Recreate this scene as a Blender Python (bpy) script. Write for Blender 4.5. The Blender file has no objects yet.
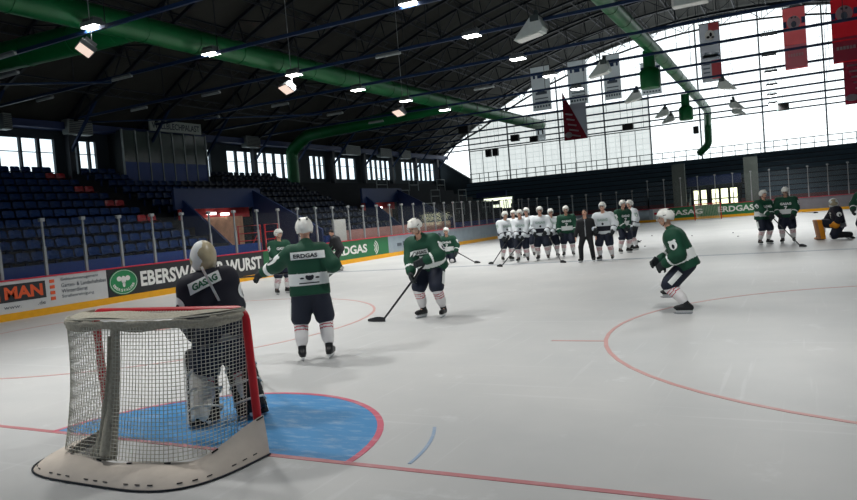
import bpy, bmesh, math, random
import numpy as np
from mathutils import Vector, Matrix
from mathutils.bvhtree import BVHTree
random.seed(7); np.random.seed(7)
sc = bpy.context.scene
C = sc.collection
PI = math.pi
def V(*a): return np.array(a if len(a) > 1 else a[0], float)
def nrm(v):
    v = np.asarray(v, float); return v / (np.linalg.norm(v) + 1e-12)

# ------------------------------------------------------------------ camera (solved from the rink markings)
FPX, YAW, PITCH, ROLL = 708.85, -0.485934, -0.0448824, -0.0818423
CAM = V(5.02957, -4.46285, 1.854027)
def cam_axes():
    f = V(math.sin(YAW)*math.cos(PITCH), math.cos(YAW)*math.cos(PITCH), math.sin(PITCH))
    r = V(math.cos(YAW), -math.sin(YAW), 0); u = np.cross(r, f)
    c, s = math.cos(ROLL), math.sin(ROLL)
    return c*r+s*u, -s*r+c*u, f
CR, CU, CF = cam_axes()
def ray(px, py): return CF + CR*((px-428.5)/FPX) - CU*((py-250)/FPX)
def onz(px, py, z=0.0):
    d = ray(px, py); return CAM + d*((z-CAM[2])/d[2])
def ony(px, py, y):
    d = ray(px, py); return CAM + d*((y-CAM[1])/d[1])
def onx(px, py, x):
    d = ray(px, py); return CAM + d*((x-CAM[0])/d[0])
cd = bpy.data.cameras.new('camera'); cam = bpy.data.objects.new('camera', cd); C.objects.link(cam)
cd.sensor_fit = 'HORIZONTAL'; cd.sensor_width = 36; cd.lens = FPX*36/857; cd.clip_end = 400; cd.clip_start = .05
M4 = Matrix.Identity(4)
for i in range(3):
    M4[i][0], M4[i][1], M4[i][2], M4[i][3] = CR[i], CU[i], -CF[i], CAM[i]
cam.matrix_world = M4
sc.camera = cam
sc.view_settings.view_transform = 'Standard'; sc.view_settings.look = 'None'
sc.view_settings.gamma = 1; sc.view_settings.exposure = 0.60
sc.cycles.use_denoising = True
sc.cycles.max_bounces = 6; sc.cycles.transparent_max_bounces = 24

# ------------------------------------------------------------------ materials
def srgb(r, g, b):
    f = lambda c: ((c/255+.055)/1.055)**2.4 if c/255 > .04045 else c/255/12.92
    return (f(r), f(g), f(b))
MATS = {}
def mat(name, col, rough=.6, metal=0.0, noise=.12, nscale=6.0, spec=.4, bump=0.0, coat=0.0):
    if name in MATS: return MATS[name]
    m = bpy.data.materials.new(name); m.use_nodes = True; nt = m.node_tree; b = nt.nodes['Principled BSDF']
    b.inputs['Roughness'].default_value = rough; b.inputs['Metallic'].default_value = metal
    b.inputs['Specular IOR Level'].default_value = spec; b.inputs['Coat Weight'].default_value = coat
    tc = nt.nodes.new('ShaderNodeTexCoord'); nz = nt.nodes.new('ShaderNodeTexNoise')
    nz.inputs['Scale'].default_value = nscale; nz.inputs['Detail'].default_value = 4
    nt.links.new(tc.outputs['Object'], nz.inputs['Vector'])
    mx = nt.nodes.new('ShaderNodeMix'); mx.data_type = 'RGBA'
    mx.inputs[6].default_value = (*[max(0, c*(1-noise)) for c in col], 1)
    mx.inputs[7].default_value = (*[min(1, c*(1+noise)) for c in col], 1)
    nt.links.new(nz.outputs['Fac'], mx.inputs[0]); nt.links.new(mx.outputs[2], b.inputs['Base Color'])
    if bump:
        bp = nt.nodes.new('ShaderNodeBump'); bp.inputs['Strength'].default_value = bump
        nt.links.new(nz.outputs['Fac'], bp.inputs['Height']); nt.links.new(bp.outputs[0], b.inputs['Normal'])
    MATS[name] = m; return m
def emit(name, col, strength, grid=None):
    if name in MATS: return MATS[name]
    m = bpy.data.materials.new(name); m.use_nodes = True; nt = m.node_tree; b = nt.nodes['Principled BSDF']
    b.inputs['Base Color'].default_value = (*[c*.6 for c in col], 1); b.inputs['Roughness'].default_value = .5
    b.inputs['Emission Color'].default_value = (*col, 1); b.inputs['Emission Strength'].default_value = strength
    if grid:
        tc = nt.nodes.new('ShaderNodeTexCoord'); mp = nt.nodes.new('ShaderNodeMapping'); mp.inputs['Rotation'].default_value = (PI/2, 0, 0)
        br = nt.nodes.new('ShaderNodeTexBrick'); br.offset = 0
        br.inputs['Scale'].default_value = 1; br.inputs['Brick Width'].default_value = grid[0]; br.inputs['Row Height'].default_value = grid[1]
        br.inputs['Mortar Size'].default_value = grid[2]
        br.inputs['Color1'].default_value = (*col, 1); br.inputs['Color2'].default_value = (*[c*.93 for c in col], 1)
        br.inputs['Mortar'].default_value = (*[c*grid[3] for c in col], 1)
        nt.links.new(tc.outputs['Object'], mp.inputs['Vector']); nt.links.new(mp.outputs[0], br.inputs['Vector'])
        nt.links.new(br.outputs['Color'], b.inputs['Emission Color'])
    MATS[name] = m; return m
def glassy(name, tint=(1, 1, 1), gloss=.06, rough=.08, haze=.03):
    if name in MATS: return MATS[name]
    m = bpy.data.materials.new(name); m.use_nodes = True; nt = m.node_tree
    for n in list(nt.nodes): nt.nodes.remove(n)
    o = nt.nodes.new('ShaderNodeOutputMaterial'); t = nt.nodes.new('ShaderNodeBsdfTransparent'); t.inputs[0].default_value = (*tint, 1)
    g = nt.nodes.new('ShaderNodeBsdfGlossy'); g.inputs['Roughness'].default_value = rough
    d = nt.nodes.new('ShaderNodeBsdfDiffuse'); d.inputs[0].default_value = (.7, .75, .78, 1)
    lw = nt.nodes.new('ShaderNodeLayerWeight'); lw.inputs[0].default_value = .12
    nz = nt.nodes.new('ShaderNodeTexNoise'); nz.inputs['Scale'].default_value = 1.3
    a = nt.nodes.new('ShaderNodeMixShader'); b = nt.nodes.new('ShaderNodeMixShader')
    mm = nt.nodes.new('ShaderNodeMath'); mm.operation = 'MULTIPLY'; mm.inputs[1].default_value = haze*2
    nt.links.new(nz.outputs['Fac'], mm.inputs[0]); nt.links.new(mm.outputs[0], a.inputs[0])
    nt.links.new(t.outputs[0], a.inputs[1]); nt.links.new(d.outputs[0], a.inputs[2])
    m2 = nt.nodes.new('ShaderNodeMath'); m2.operation = 'MULTIPLY'; m2.inputs[1].default_value = gloss*4
    nt.links.new(lw.outputs['Fresnel'], m2.inputs[0]); nt.links.new(m2.outputs[0], b.inputs[0])
    nt.links.new(a.outputs[0], b.inputs[1]); nt.links.new(g.outputs[0], b.inputs[2]); nt.links.new(b.outputs[0], o.inputs[0])
    MATS[name] = m; return m

def ice_material():
    m = bpy.data.materials.new('ice'); m.use_nodes = True; nt = m.node_tree; b = nt.nodes['Principled BSDF']
    tc = nt.nodes.new('ShaderNodeTexCoord')
    def noise(scale, detail, rough=.6, mapsc=(1, 1, 1), rot=0):
        mp = nt.nodes.new('ShaderNodeMapping'); mp.inputs['Scale'].default_value = mapsc; mp.inputs['Rotation'].default_value = (0, 0, rot)
        n = nt.nodes.new('ShaderNodeTexNoise'); n.inputs['Scale'].default_value = scale; n.inputs['Detail'].default_value = detail; n.inputs['Roughness'].default_value = rough
        nt.links.new(tc.outputs['Object'], mp.inputs[0]); nt.links.new(mp.outputs[0], n.inputs['Vector']); return n
    big = noise(.35, 5); snow = noise(1.1, 8, .7); s1 = noise(1.0, 3, .5, (.25, 9, 1), .5); s2 = noise(1.0, 3, .5, (10, .3, 1), -.35)
    r1 = nt.nodes.new('ShaderNodeValToRGB'); r1.color_ramp.elements[0].position = .3; r1.color_ramp.elements[1].position = .7
    r1.color_ramp.elements[0].color = (.455, .47, .475, 1); r1.color_ramp.elements[1].color = (.555, .56, .555, 1)
    nt.links.new(big.outputs['Fac'], r1.inputs[0])
    r2 = nt.nodes.new('ShaderNodeValToRGB'); r2.color_ramp.elements[0].position = .60; r2.color_ramp.elements[1].position = .74
    nt.links.new(snow.outputs['Fac'], r2.inputs[0])
    mm = nt.nodes.new('ShaderNodeMath'); mm.operation = 'MULTIPLY'; mm.inputs[1].default_value = .55; nt.links.new(r2.outputs[0], mm.inputs[0])
    mx = nt.nodes.new('ShaderNodeMix'); mx.data_type = 'RGBA'; mx.inputs[7].default_value = (.74, .755, .77, 1)
    nt.links.new(mm.outputs[0], mx.inputs[0]); nt.links.new(r1.outputs[0], mx.inputs[6])
    prev = mx.outputs[2]
    for s in (s1, s2):
        r = nt.nodes.new('ShaderNodeValToRGB'); r.color_ramp.elements[0].position = .64; r.color_ramp.elements[1].position = .7
        nt.links.new(s.outputs['Fac'], r.inputs[0])
        q = nt.nodes.new('ShaderNodeMath'); q.operation = 'MULTIPLY'; q.inputs[1].default_value = .22; nt.links.new(r.outputs[0], q.inputs[0])
        mm2 = nt.nodes.new('ShaderNodeMix'); mm2.data_type = 'RGBA'; mm2.inputs[7].default_value = (.68, .69, .70, 1)
        nt.links.new(q.outputs[0], mm2.inputs[0]); nt.links.new(prev, mm2.inputs[6]); prev = mm2.outputs[2]
    nt.links.new(prev, b.inputs['Base Color'])
    b.inputs['Roughness'].default_value = .42; b.inputs['Specular IOR Level'].default_value = .35
    return m
ICE = ice_material()
def paint_under_ice(name, col, wear=.35):
    """paint seen through skated ice: the flat colour, scraped white in streaks"""
    m = bpy.data.materials.new(name); m.use_nodes = True; nt = m.node_tree; b = nt.nodes['Principled BSDF']
    tc = nt.nodes.new('ShaderNodeTexCoord'); mp = nt.nodes.new('ShaderNodeMapping'); mp.inputs['Scale'].default_value = (1.2, 4, 1); mp.inputs['Rotation'].default_value = (0, 0, -.5)
    n = nt.nodes.new('ShaderNodeTexNoise'); n.inputs['Scale'].default_value = 2.5; n.inputs['Detail'].default_value = 7; n.inputs['Roughness'].default_value = .72
    nt.links.new(tc.outputs['Object'], mp.inputs[0]); nt.links.new(mp.outputs[0], n.inputs['Vector'])
    r = nt.nodes.new('ShaderNodeValToRGB'); r.color_ramp.elements[0].position = .5; r.color_ramp.elements[1].position = .8
    r.color_ramp.elements[0].color = (*col, 1); r.color_ramp.elements[1].color = (*[c*(1-wear*1.6)+.62*wear*1.6 for c in col], 1)
    nt.links.new(n.outputs['Fac'], r.inputs[0]); nt.links.new(r.outputs[0], b.inputs['Base Color'])
    b.inputs['Roughness'].default_value = .42; b.inputs['Specular IOR Level'].default_value = .35
    MATS[name] = m; return m

# ------------------------------------------------------------------ object helpers
WLOC = {}
def props(o, label=None, cat=None, group=None, kind=None):
    if label: o['label'] = label
    if cat: o['category'] = cat
    if group: o['group'] = group
    if kind: o['kind'] = kind
    return o
def thing(name, loc, label, cat, group=None):
    o = bpy.data.objects.new(name, None); C.objects.link(o); o.location = Vector(loc); o.empty_display_size = .2
    WLOC[o.name] = V(loc); return props(o, label, cat, group)
def link_mesh(name, me, parent=None, loc=None):
    o = bpy.data.objects.new(name, me); C.objects.link(o)
    if parent is not None:
        o.parent = parent; WLOC[o.name] = WLOC[parent.name]
    else:
        o.location = Vector(loc if loc is not None else (0, 0, 0)); WLOC[o.name] = V(loc if loc is not None else (0, 0, 0))
    return o
class MB:
    def __init__(s): s.v = []; s.f = []; s.m = []; s.sm = []
    def add(s, vs, fs, mi=0, smooth=False):
        n = len(s.v); s.v += [tuple(map(float, p)) for p in vs]
        for f in fs: s.f.append(tuple(int(i)+n for i in f)); s.m.append(mi); s.sm.append(smooth)
        return s
    def box(s, c, size, R=None, mi=0, bev=0.0):
        c = V(c); h = V(size)/2; R = np.eye(3) if R is None else np.asarray(R)   # rows = local axes
        if bev > 0:
            bm = bmesh.new(); bmesh.ops.create_cube(bm, size=1)
            for v in bm.verts: v.co = Vector((v.co.x*size[0], v.co.y*size[1], v.co.z*size[2]))
            bmesh.ops.bevel(bm, geom=list(bm.edges), offset=bev, segments=2, profile=.5, affect='EDGES')
            bm.verts.index_update(); vs = [c + V(v.co)@R for v in bm.verts]; fs = [[v.index for v in f.verts] for f in bm.faces]; bm.free()
            return s.add(vs, fs, mi)
        vs = [c + (V(x, y, z)*h)@R for x in (-1, 1) for y in (-1, 1) for z in (-1, 1)]
        return s.add(vs, [(0, 1, 3, 2), (4, 6, 7, 5), (0, 4, 5, 1), (2, 3, 7, 6), (0, 2, 6, 4), (1, 5, 7, 3)], mi)
    def bar(s, a, b, w, h, mi=0, up=(0, 0, 1)):
        a, b = V(a), V(b); d = nrm(b-a); u = V(up)
        if abs(d@u) > .99: u = V(1, 0, 0)
        r = nrm(np.cross(d, u)); u = np.cross(r, d)
        return s.box((a+b)/2, (w, np.linalg.norm(b-a), h), np.array([r, d, u]), mi)
    def tube(s, pts, rad, n=8, mi=0, caps=True, closed=False):
        pts = [V(p) for p in pts]; m = len(pts); rad = [rad]*m if np.isscalar(rad) else rad
        rings = []; prev = None
        for i, p in enumerate(pts):
            if closed: t = nrm(pts[(i+1) % m]-pts[i-1])
            else: t = nrm(pts[min(i+1, m-1)]-pts[max(i-1, 0)])
            if prev is None:
                u = V(0, 0, 1) if abs(t[2]) < .9 else V(1, 0, 0); a = nrm(np.cross(t, u))
            else: a = nrm(prev - t*(prev@t))
            prev = a; b = np.cross(t, a)
            rings.append([p + rad[i]*(a*math.cos(2*PI*k/n)+b*math.sin(2*PI*k/n)) for k in range(n)])
        fs = []
        for i in range(m if closed else m-1):
            j = (i+1) % m
            for k in range(n): fs.append((i*n+k, i*n+(k+1) % n, j*n+(k+1) % n, j*n+k))
        s.add([p for r in rings for p in r], fs, mi, n > 5)
        if caps and not closed:
            s.add(rings[0], [tuple(range(n))[::-1]], mi); s.add(rings[-1], [tuple(range(n))], mi)
        return s
    def prism(s, poly, ax_o, ax_u, ax_v, depth, mi=0):
        """polygon (u,v) on a plane, extruded by depth along u x v (centred)"""
        o, u, v = V(ax_o), V(ax_u), V(ax_v); w = np.cross(u, v); n = len(poly)
        A = [o+u*a+v*b-w*depth/2 for a, b in poly]; B = [o+u*a+v*b+w*depth/2 for a, b in poly]
        fs = [tuple(range(n))[::-1], tuple(range(n, 2*n))]+[(i, (i+1) % n, n+(i+1) % n, n+i) for i in range(n)]
        return s.add(A+B, fs, mi)
    def grid(s, fn, nu, nv, mi=0, smooth=True):
        vs = [fn(i/nu, j/nv) for i in range(nu+1) for j in range(nv+1)]
        fs = [(i*(nv+1)+j, (i+1)*(nv+1)+j, (i+1)*(nv+1)+j+1, i*(nv+1)+j+1) for i in range(nu) for j in range(nv)]
        return s.add(vs, fs, mi, smooth)
    def build(s, name, mats, parent=None, loc=None):
        off = WLOC[parent.name] if parent is not None else V(loc if loc is not None else (0, 0, 0))
        me = bpy.data.meshes.new(name)
        me.from_pydata([tuple(V(p)-off) for p in s.v], [], s.f)
        for m in (mats if isinstance(mats, (list, tuple)) else [mats]): me.materials.append(m)
        me.polygons.foreach_set('material_index', s.m); me.polygons.foreach_set('use_smooth', s.sm)
        me.update()
        return link_mesh(name, me, parent, loc)
def struct(o): o['kind'] = 'structure'; return o
def translucent(name, col, t=.5):
    """thin cloth that lets light through"""
    m = mat(name, col, .85, 0, .08, 3); nt = m.node_tree; out = nt.nodes['Material Output']; b = nt.nodes['Principled BSDF']
    tr = nt.nodes.new('ShaderNodeBsdfTranslucent'); mx = nt.nodes.new('ShaderNodeMixShader'); mx.inputs[0].default_value = t
    src = b.inputs['Base Color'].links[0].from_socket; nt.links.new(src, tr.inputs[0])
    nt.links.new(b.outputs[0], mx.inputs[1]); nt.links.new(tr.outputs[0], mx.inputs[2]); nt.links.new(mx.outputs[0], out.inputs[0]); return m
def dup(root, loc, label=None):
    r = root.copy(); C.objects.link(r); r.location = Vector(loc); WLOC[r.name] = V(loc)
    if label: r['label'] = label
    for ch in list(root.children):
        c = ch.copy(); C.objects.link(c); c.parent = r; WLOC[c.name] = V(loc)
        for g in list(ch.children):
            d = g.copy(); C.objects.link(d); d.parent = c
    return r
_tcache = {}
def text_polys(txt, bold=0.0):
    """flat lettering: vertices normalised so the text's box starts at 0,0"""
    k = (txt, bold)
    if k in _tcache: return _tcache[k]
    cu = bpy.data.curves.new('t', 'FONT'); cu.body = txt; cu.size = 1; cu.fill_mode = 'FRONT'; cu.offset = bold; cu.resolution_u = 3
    o = bpy.data.objects.new('t', cu); C.objects.link(o)
    me = bpy.data.meshes.new_from_object(o.evaluated_get(bpy.context.evaluated_depsgraph_get()))
    vs = np.array([tuple(v.co)[:2] for v in me.vertices]); fs = [tuple(p.vertices) for p in me.polygons]
    bpy.data.objects.remove(o); bpy.data.curves.remove(cu); bpy.data.meshes.remove(me)
    vs = vs - vs.min(0); _tcache[k] = (vs, fs); return vs, fs
def add_text(mb, txt, o, u, v, w, h, bold=.012, mi=0):
    """lettering fitted into a w x h box whose lower left corner is o, along axes u,v"""
    vs, fs = text_polys(txt, bold); sx, sy = w/vs[:, 0].max(), h/vs[:, 1].max()
    mb.add([V(o)+V(u)*a*sx+V(v)*b*sy for a, b in vs], fs, mi)
def ellipse(cx, cy, rx, ry, n=28): return [(cx+rx*math.cos(2*PI*i/n), cy+ry*math.sin(2*PI*i/n)) for i in range(n)]

# ------------------------------------------------------------------ signed-distance modelling for bodies, clothing and gear
class SDF:
    def __init__(s): s.p = []; s.lo = V(1e9, 1e9, 1e9); s.hi = -s.lo; s.clips = []
    def _b(s, c, r): s.lo = np.minimum(s.lo, V(c)-r); s.hi = np.maximum(s.hi, V(c)+r)
    def cone(s, a, b, ra, rb, k=.03, sub=False):
        a, b = V(a), V(b); s.p.append(('c', a, b, ra, rb, k, sub))
        if not sub: s._b(a, ra); s._b(b, rb)
        return s
    def ell(s, c, rad, R=np.eye(3), k=.02, sub=False):
        s.p.append(('e', V(c), V(rad), np.asarray(R), 0, k, sub))
        if not sub: s._b(c, max(rad))
        return s
    def box(s, c, half, R=np.eye(3), rnd=.02, k=.02, sub=False):
        s.p.append(('b', V(c), V(half), np.asarray(R), rnd, k, sub))
        if not sub: s._b(c, float(np.linalg.norm(half)))
        return s
    def clip(s, o, n, soft=.012): s.clips.append((len(s.p), V(o), nrm(n), soft)); return s   # keep the side n points away from, for the shapes so far
    def one(s, q, P):
        if q[0] == 'c':
            a, b = q[1].astype('f4'), q[2].astype('f4'); ba = b-a; pa = P-a
            h = np.clip(pa@ba/max(ba@ba, 1e-9), 0, 1); return np.linalg.norm(pa-h[:, None]*ba, axis=1)-(q[3]+(q[4]-q[3])*h)
        if q[0] == 'e':
            r = q[2].astype('f4'); t = ((P-q[1].astype('f4'))@q[3].T.astype('f4'))/r; k0 = np.linalg.norm(t, axis=1); k1 = np.linalg.norm(t/r, axis=1)
            return k0*(k0-1)/np.maximum(k1, 1e-6)
        t = np.abs((P-q[1].astype('f4'))@q[3].T.astype('f4'))-(q[2]-q[4]).astype('f4')
        return np.linalg.norm(np.maximum(t, 0), axis=1)+np.minimum(t.max(1), 0)-q[4]
    def ev(s, P):
        d = None
        for i, q in enumerate(s.p):
            for (n, o, nn, soft) in s.clips:
                if n == i and d is not None: d = np.maximum(d, (P-o.astype('f4'))@nn.astype('f4'))
            e = s.one(q, P); k = q[5]
            if q[6]: d = np.maximum(d, -e)
            elif d is None: d = e
            else:
                h = np.maximum(k-np.abs(d-e), 0)/k; d = np.minimum(d, e)-h*h*k*.25
        for (n, o, nn, soft) in s.clips:
            if n == len(s.p): d = np.maximum(d, (P-o.astype('f4'))@nn.astype('f4'))
        return d
    def mesh(s, h):
        lo = s.lo-2.5*h; n = np.ceil((s.hi+2.5*h-lo)/h).astype(int)+1
        ax = [lo[i]+h*np.arange(n[i]) for i in range(3)]
        G = np.stack(np.meshgrid(*ax, indexing='ij'), -1).reshape(-1, 3).astype('f4')
        D = s.ev(G).reshape(n); S = D < 0
        sh = tuple(n-1); cnt = np.zeros(sh, int); acc = np.zeros(sh+(3,)); num = np.zeros(sh)
        def cut(A, o): return A[o[0]:o[0]+sh[0], o[1]:o[1]+sh[1], o[2]:o[2]+sh[2]]
        cs = [(i, j, k) for i in (0, 1) for j in (0, 1) for k in (0, 1)]
        for c in cs: cnt += cut(S, c)
        for a in cs:
            for i in range(3):
                if a[i] == 0:
                    b = list(a); b[i] = 1; va, vb = cut(D, a), cut(D, b); x = cut(S, a) != cut(S, b)
                    t = np.where(x, va/np.where(va-vb == 0, 1, va-vb), 0)
                    for m in range(3): acc[..., m] += np.where(x, a[m]+(t if m == i else 0), 0)
                    num += x
        act = (cnt > 0) & (cnt < 8); idx = -np.ones(sh, int); idx[act] = np.arange(act.sum())
        ijk = np.argwhere(act); vs = lo+h*(ijk+acc[act]/np.maximum(num[act], 1)[:, None])
        fs = []
        for i in range(3):
            j, k = (i+1) % 3, (i+2) % 3
            sl0 = [slice(1, None)]*3; sl1 = [slice(1, None)]*3
            sl0 = [slice(0, n[m]-1) if m == i else slice(1, n[m]-1) for m in range(3)]
            sl1 = [slice(1, n[m]) if m == i else slice(1, n[m]-1) for m in range(3)]
            A, B = S[tuple(sl0)], S[tuple(sl1)]; w = np.argwhere(A != B); off = np.array([0 if m == i else 1 for m in range(3)]); w = w+off
            if len(w) == 0: continue
            flip = S[tuple(w.T)]
            def g(dj, dk):
                q = w.copy(); q[:, j] += dj; q[:, k] += dk; return idx[tuple(q.T)]
            Q = np.stack([g(-1, -1), g(0, -1), g(0, 0), g(-1, 0)], 1)
            Q = np.where(flip[:, None], Q, Q[:, ::-1]); fs.append(Q)
        return vs, np.concatenate(fs) if fs else np.zeros((0, 4), int)
    def nearest(s, P): return np.argmin(np.stack([s.one(q, P.astype('f4')) for q in s.p if not q[6]]), 0)
def sdf_build(name, sdf, h, mats, parent, matfn=None):
    vs, fs = sdf.mesh(h); off = WLOC[parent.name]
    me = bpy.data.meshes.new(name); me.from_pydata((vs-off).tolist(), [], fs.tolist())
    for m in (mats if isinstance(mats, (list, tuple)) else [mats]): me.materials.append(m)
    if matfn is not None and len(fs):
        me.polygons.foreach_set('material_index', np.asarray(matfn(vs[fs].mean(1)), dtype=np.int32))
    me.polygons.foreach_set('use_smooth', np.ones(len(fs), bool)); me.update()
    o = link_mesh(name, me, parent); return o, (vs, fs)
def decal(mb, vf, verts, faces, o, u, v, mi=0, lift=.007, reach=.5):
    """lay flat (a,b) shapes onto a curved surface: cast along u x v"""
    bv = BVHTree.FromPolygons([Vector(p) for p in vf[0]], [list(map(int, f)) for f in vf[1]])
    o, u, v = V(o), nrm(u), nrm(v); w = np.cross(u, v); out = []
    ref = bv.ray_cast(Vector(o+w*reach), Vector(-w)); base = (w@(V(ref[0])-o)) if ref[0] else 0
    for a, b in verts:
        p = o+u*a+v*b; hit = bv.ray_cast(Vector(p+w*reach), Vector(-w))
        t = (w@(V(hit[0])-p)) if hit[0] else base
        if abs(t-base) > .12: t = base
        out.append(p+w*(t+lift))
    mb.add(out, faces, mi)
def decal_text(mb, vf, txt, o, u, v, w, h, mi=0, bold=.02, lift=.011):
    vs, fs = text_polys(txt, bold); q = vs*np.array([w/vs[:, 0].max(), h/vs[:, 1].max()])-np.array([w/2, h/2])
    decal(mb, vf, q, fs, o, u, v, mi, lift)
def decal_rect(mb, vf, o, u, v, w, h, mi=0, lift=.006, n=8):
    m = 4; vs = [(-w/2+w*i/n, -h/2+h*j/m) for i in range(n+1) for j in range(m+1)]
    fs = [(i*(m+1)+j, (i+1)*(m+1)+j, (i+1)*(m+1)+j+1, i*(m+1)+j+1) for i in range(n) for j in range(m)]
    decal(mb, vf, vs, fs, o, u, v, mi, lift)
def decal_disc(mb, vf, o, u, v, rx, ry, mi=0, lift=.006, cx=0, cy=0):
    vs = [(cx, cy)]+[(cx+rx*f*math.cos(2*PI*i/20), cy+ry*f*math.sin(2*PI*i/20)) for f in (.5, 1) for i in range(20)]
    fs = [(0, 1+i, 1+(i+1) % 20) for i in range(20)]+[(1+i, 21+i, 21+(i+1) % 20, 1+(i+1) % 20) for i in range(20)]
    decal(mb, vf, vs, fs, o, u, v, mi, lift)

# ================================================================== THE HALL
BX = -14.07; FY = 56.0; BH = 1.107; CRN = 8.0; RX = 15.0
def roofz(x): return 17.3-48.05+math.sqrt(48.05**2-x*x)
m_roof = mat('roof_sheet', srgb(48, 49, 45), .85, 0, .3, 1.5)
nt = m_roof.node_tree; w_ = nt.nodes.new('ShaderNodeTexWave'); w_.inputs['Scale'].default_value = 1.6; w_.bands_direction = 'Y'
tc_ = nt.nodes.new('ShaderNodeTexCoord'); bp_ = nt.nodes.new('ShaderNodeBump'); bp_.inputs['Strength'].default_value = .5
nt.links.new(tc_.outputs['Object'], w_.inputs['Vector']); nt.links.new(w_.outputs['Fac'], bp_.inputs['Height'])
nt.links.new(bp_.outputs[0], nt.nodes['Principled BSDF'].inputs['Normal'])
m_steel = mat('dark_steel', srgb(28, 34, 42), .5, .3)
m_tie = mat('blue_steel', srgb(22, 46, 80), .45, .2)
m_wall = mat('dark_wall', srgb(40, 50, 56), .8)
m_conc = mat('concrete', srgb(78, 78, 76), .9, 0, .2, 3)
m_terr = mat('terrace_concrete', srgb(32, 36, 42), .9, 0, .2, 2)
m_blue = mat('blue_paint', srgb(18, 56, 122), .5)
m_dblue = mat('dark_blue_paint', srgb(18, 40, 82), .55)
m_green = mat('duct_green', srgb(8, 92, 46), .42, .1, .15, 2.0)
m_white = mat('white_paint', srgb(222, 222, 218), .5)
m_grey = mat('grey_metal', srgb(150, 154, 156), .4, .4)
m_black = mat('black_paint', srgb(14, 14, 16), .5)
m_red = mat('red_paint', srgb(190, 22, 36), .35)
m_yel = mat('yellow_kick', srgb(236, 170, 24), .45)
m_cap = mat('red_cap', srgb(196, 36, 62), .45)
m_terr2 = mat('end_terrace', srgb(62, 80, 92), .9, 0, .2, 2)
m_rail = mat('rail_paint', srgb(130, 140, 140), .5)
m_glass = glassy('rink_glass', (1, 1, 1), .05, .06, .014)

# --- floor, ice, markings
mb = MB(); mb.box((0, 30, -.12), (62, 78, .16)); struct(mb.build('floor', m_conc))
def rink_outline(x0, x1, y0, y1, r, n=12):
    P = []
    for cx, cy, a0 in ((x1-r, y0+r, -90), (x1-r, y1-r, 0), (x0+r, y1-r, 90), (x0+r, y0+r, 180)):
        for i in range(n+1):
            a = math.radians(a0+90*i/n); P.append((cx+r*math.cos(a), cy+r*math.sin(a)))
    return P
mb = MB(); mb.prism(rink_outline(BX, RX, -4.2, FY, CRN), (0, 0, -.02), (1, 0, 0), (0, 1, 0), .04); struct(mb.build('ice_floor', ICE))
p_red = paint_under_ice('ice_red', srgb(186, 122, 126), .3); p_redc = paint_under_ice('ice_red_circle', srgb(194, 148, 144), .25)
p_blue = paint_under_ice('ice_blue', srgb(52, 130, 184), .38); p_bl = paint_under_ice('ice_blue_line', srgb(128, 138, 150), .3)
p_faint = paint_under_ice('ice_faint_blue', srgb(142, 164, 190), .3); p_crred = paint_under_ice('ice_crease_red', srgb(196, 90, 112), .3)
def flat(name, polys, m, z):
    mb = MB()
    for P in polys: mb.prism(P, (0, 0, z/2), (1, 0, 0), (0, 1, 0), z)
    return struct(mb.build(name, m))
def ringpolys(cx, cy, r, w, a0=0, a1=360, n=64):
    A = [math.radians(a0+(a1-a0)*i/n) for i in range(n+1)]
    return [[(cx+(r-w/2)*math.cos(A[i]), cy+(r-w/2)*math.sin(A[i])), (cx+(r+w/2)*math.cos(A[i]), cy+(r+w/2)*math.sin(A[i])),
             (cx+(r+w/2)*math.cos(A[i+1]), cy+(r+w/2)*math.sin(A[i+1])), (cx+(r-w/2)*math.cos(A[i+1]), cy+(r-w/2)*math.sin(A[i+1]))] for i in range(n)]
def rect(x0, y0, x1, y1): return [(x0, y0), (x1, y0), (x1, y1), (x0, y1)]
flat('crease_floor_marking', [[(1.78*math.cos(PI*i/40), 1.78*math.sin(PI*i/40)) for i in range(41)]], p_blue, .003)
flat('crease_edge_floor_marking', ringpolys(0, 0, 1.8, .06, 0, 180, 40), p_crred, .005)
flat('faint_floor_marking', ringpolys(.1, 0, 2.2, .03, 3, 27, 10), p_faint, .004)
flat('goal_floor_line', [rect(BX+1.2, -.03, RX-1, .03)], p_red, .004)
for i, cx in enumerate((7, -7)):
    flat('circle_floor_line', ringpolys(cx, 6, 4.5, .055), p_redc, .004)
    flat('spot_floor_marking', [ellipse(cx, 6, .3, .3)], p_redc, .004)
    if i == 0: flat('hash_floor_line', [rect(cx-5.15, 5.0, cx-4.38, 5.05)], p_redc, .0035)
flat('blue_floor_line', [rect(BX, 18.72, RX, 19.02)], p_bl, .003)

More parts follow.
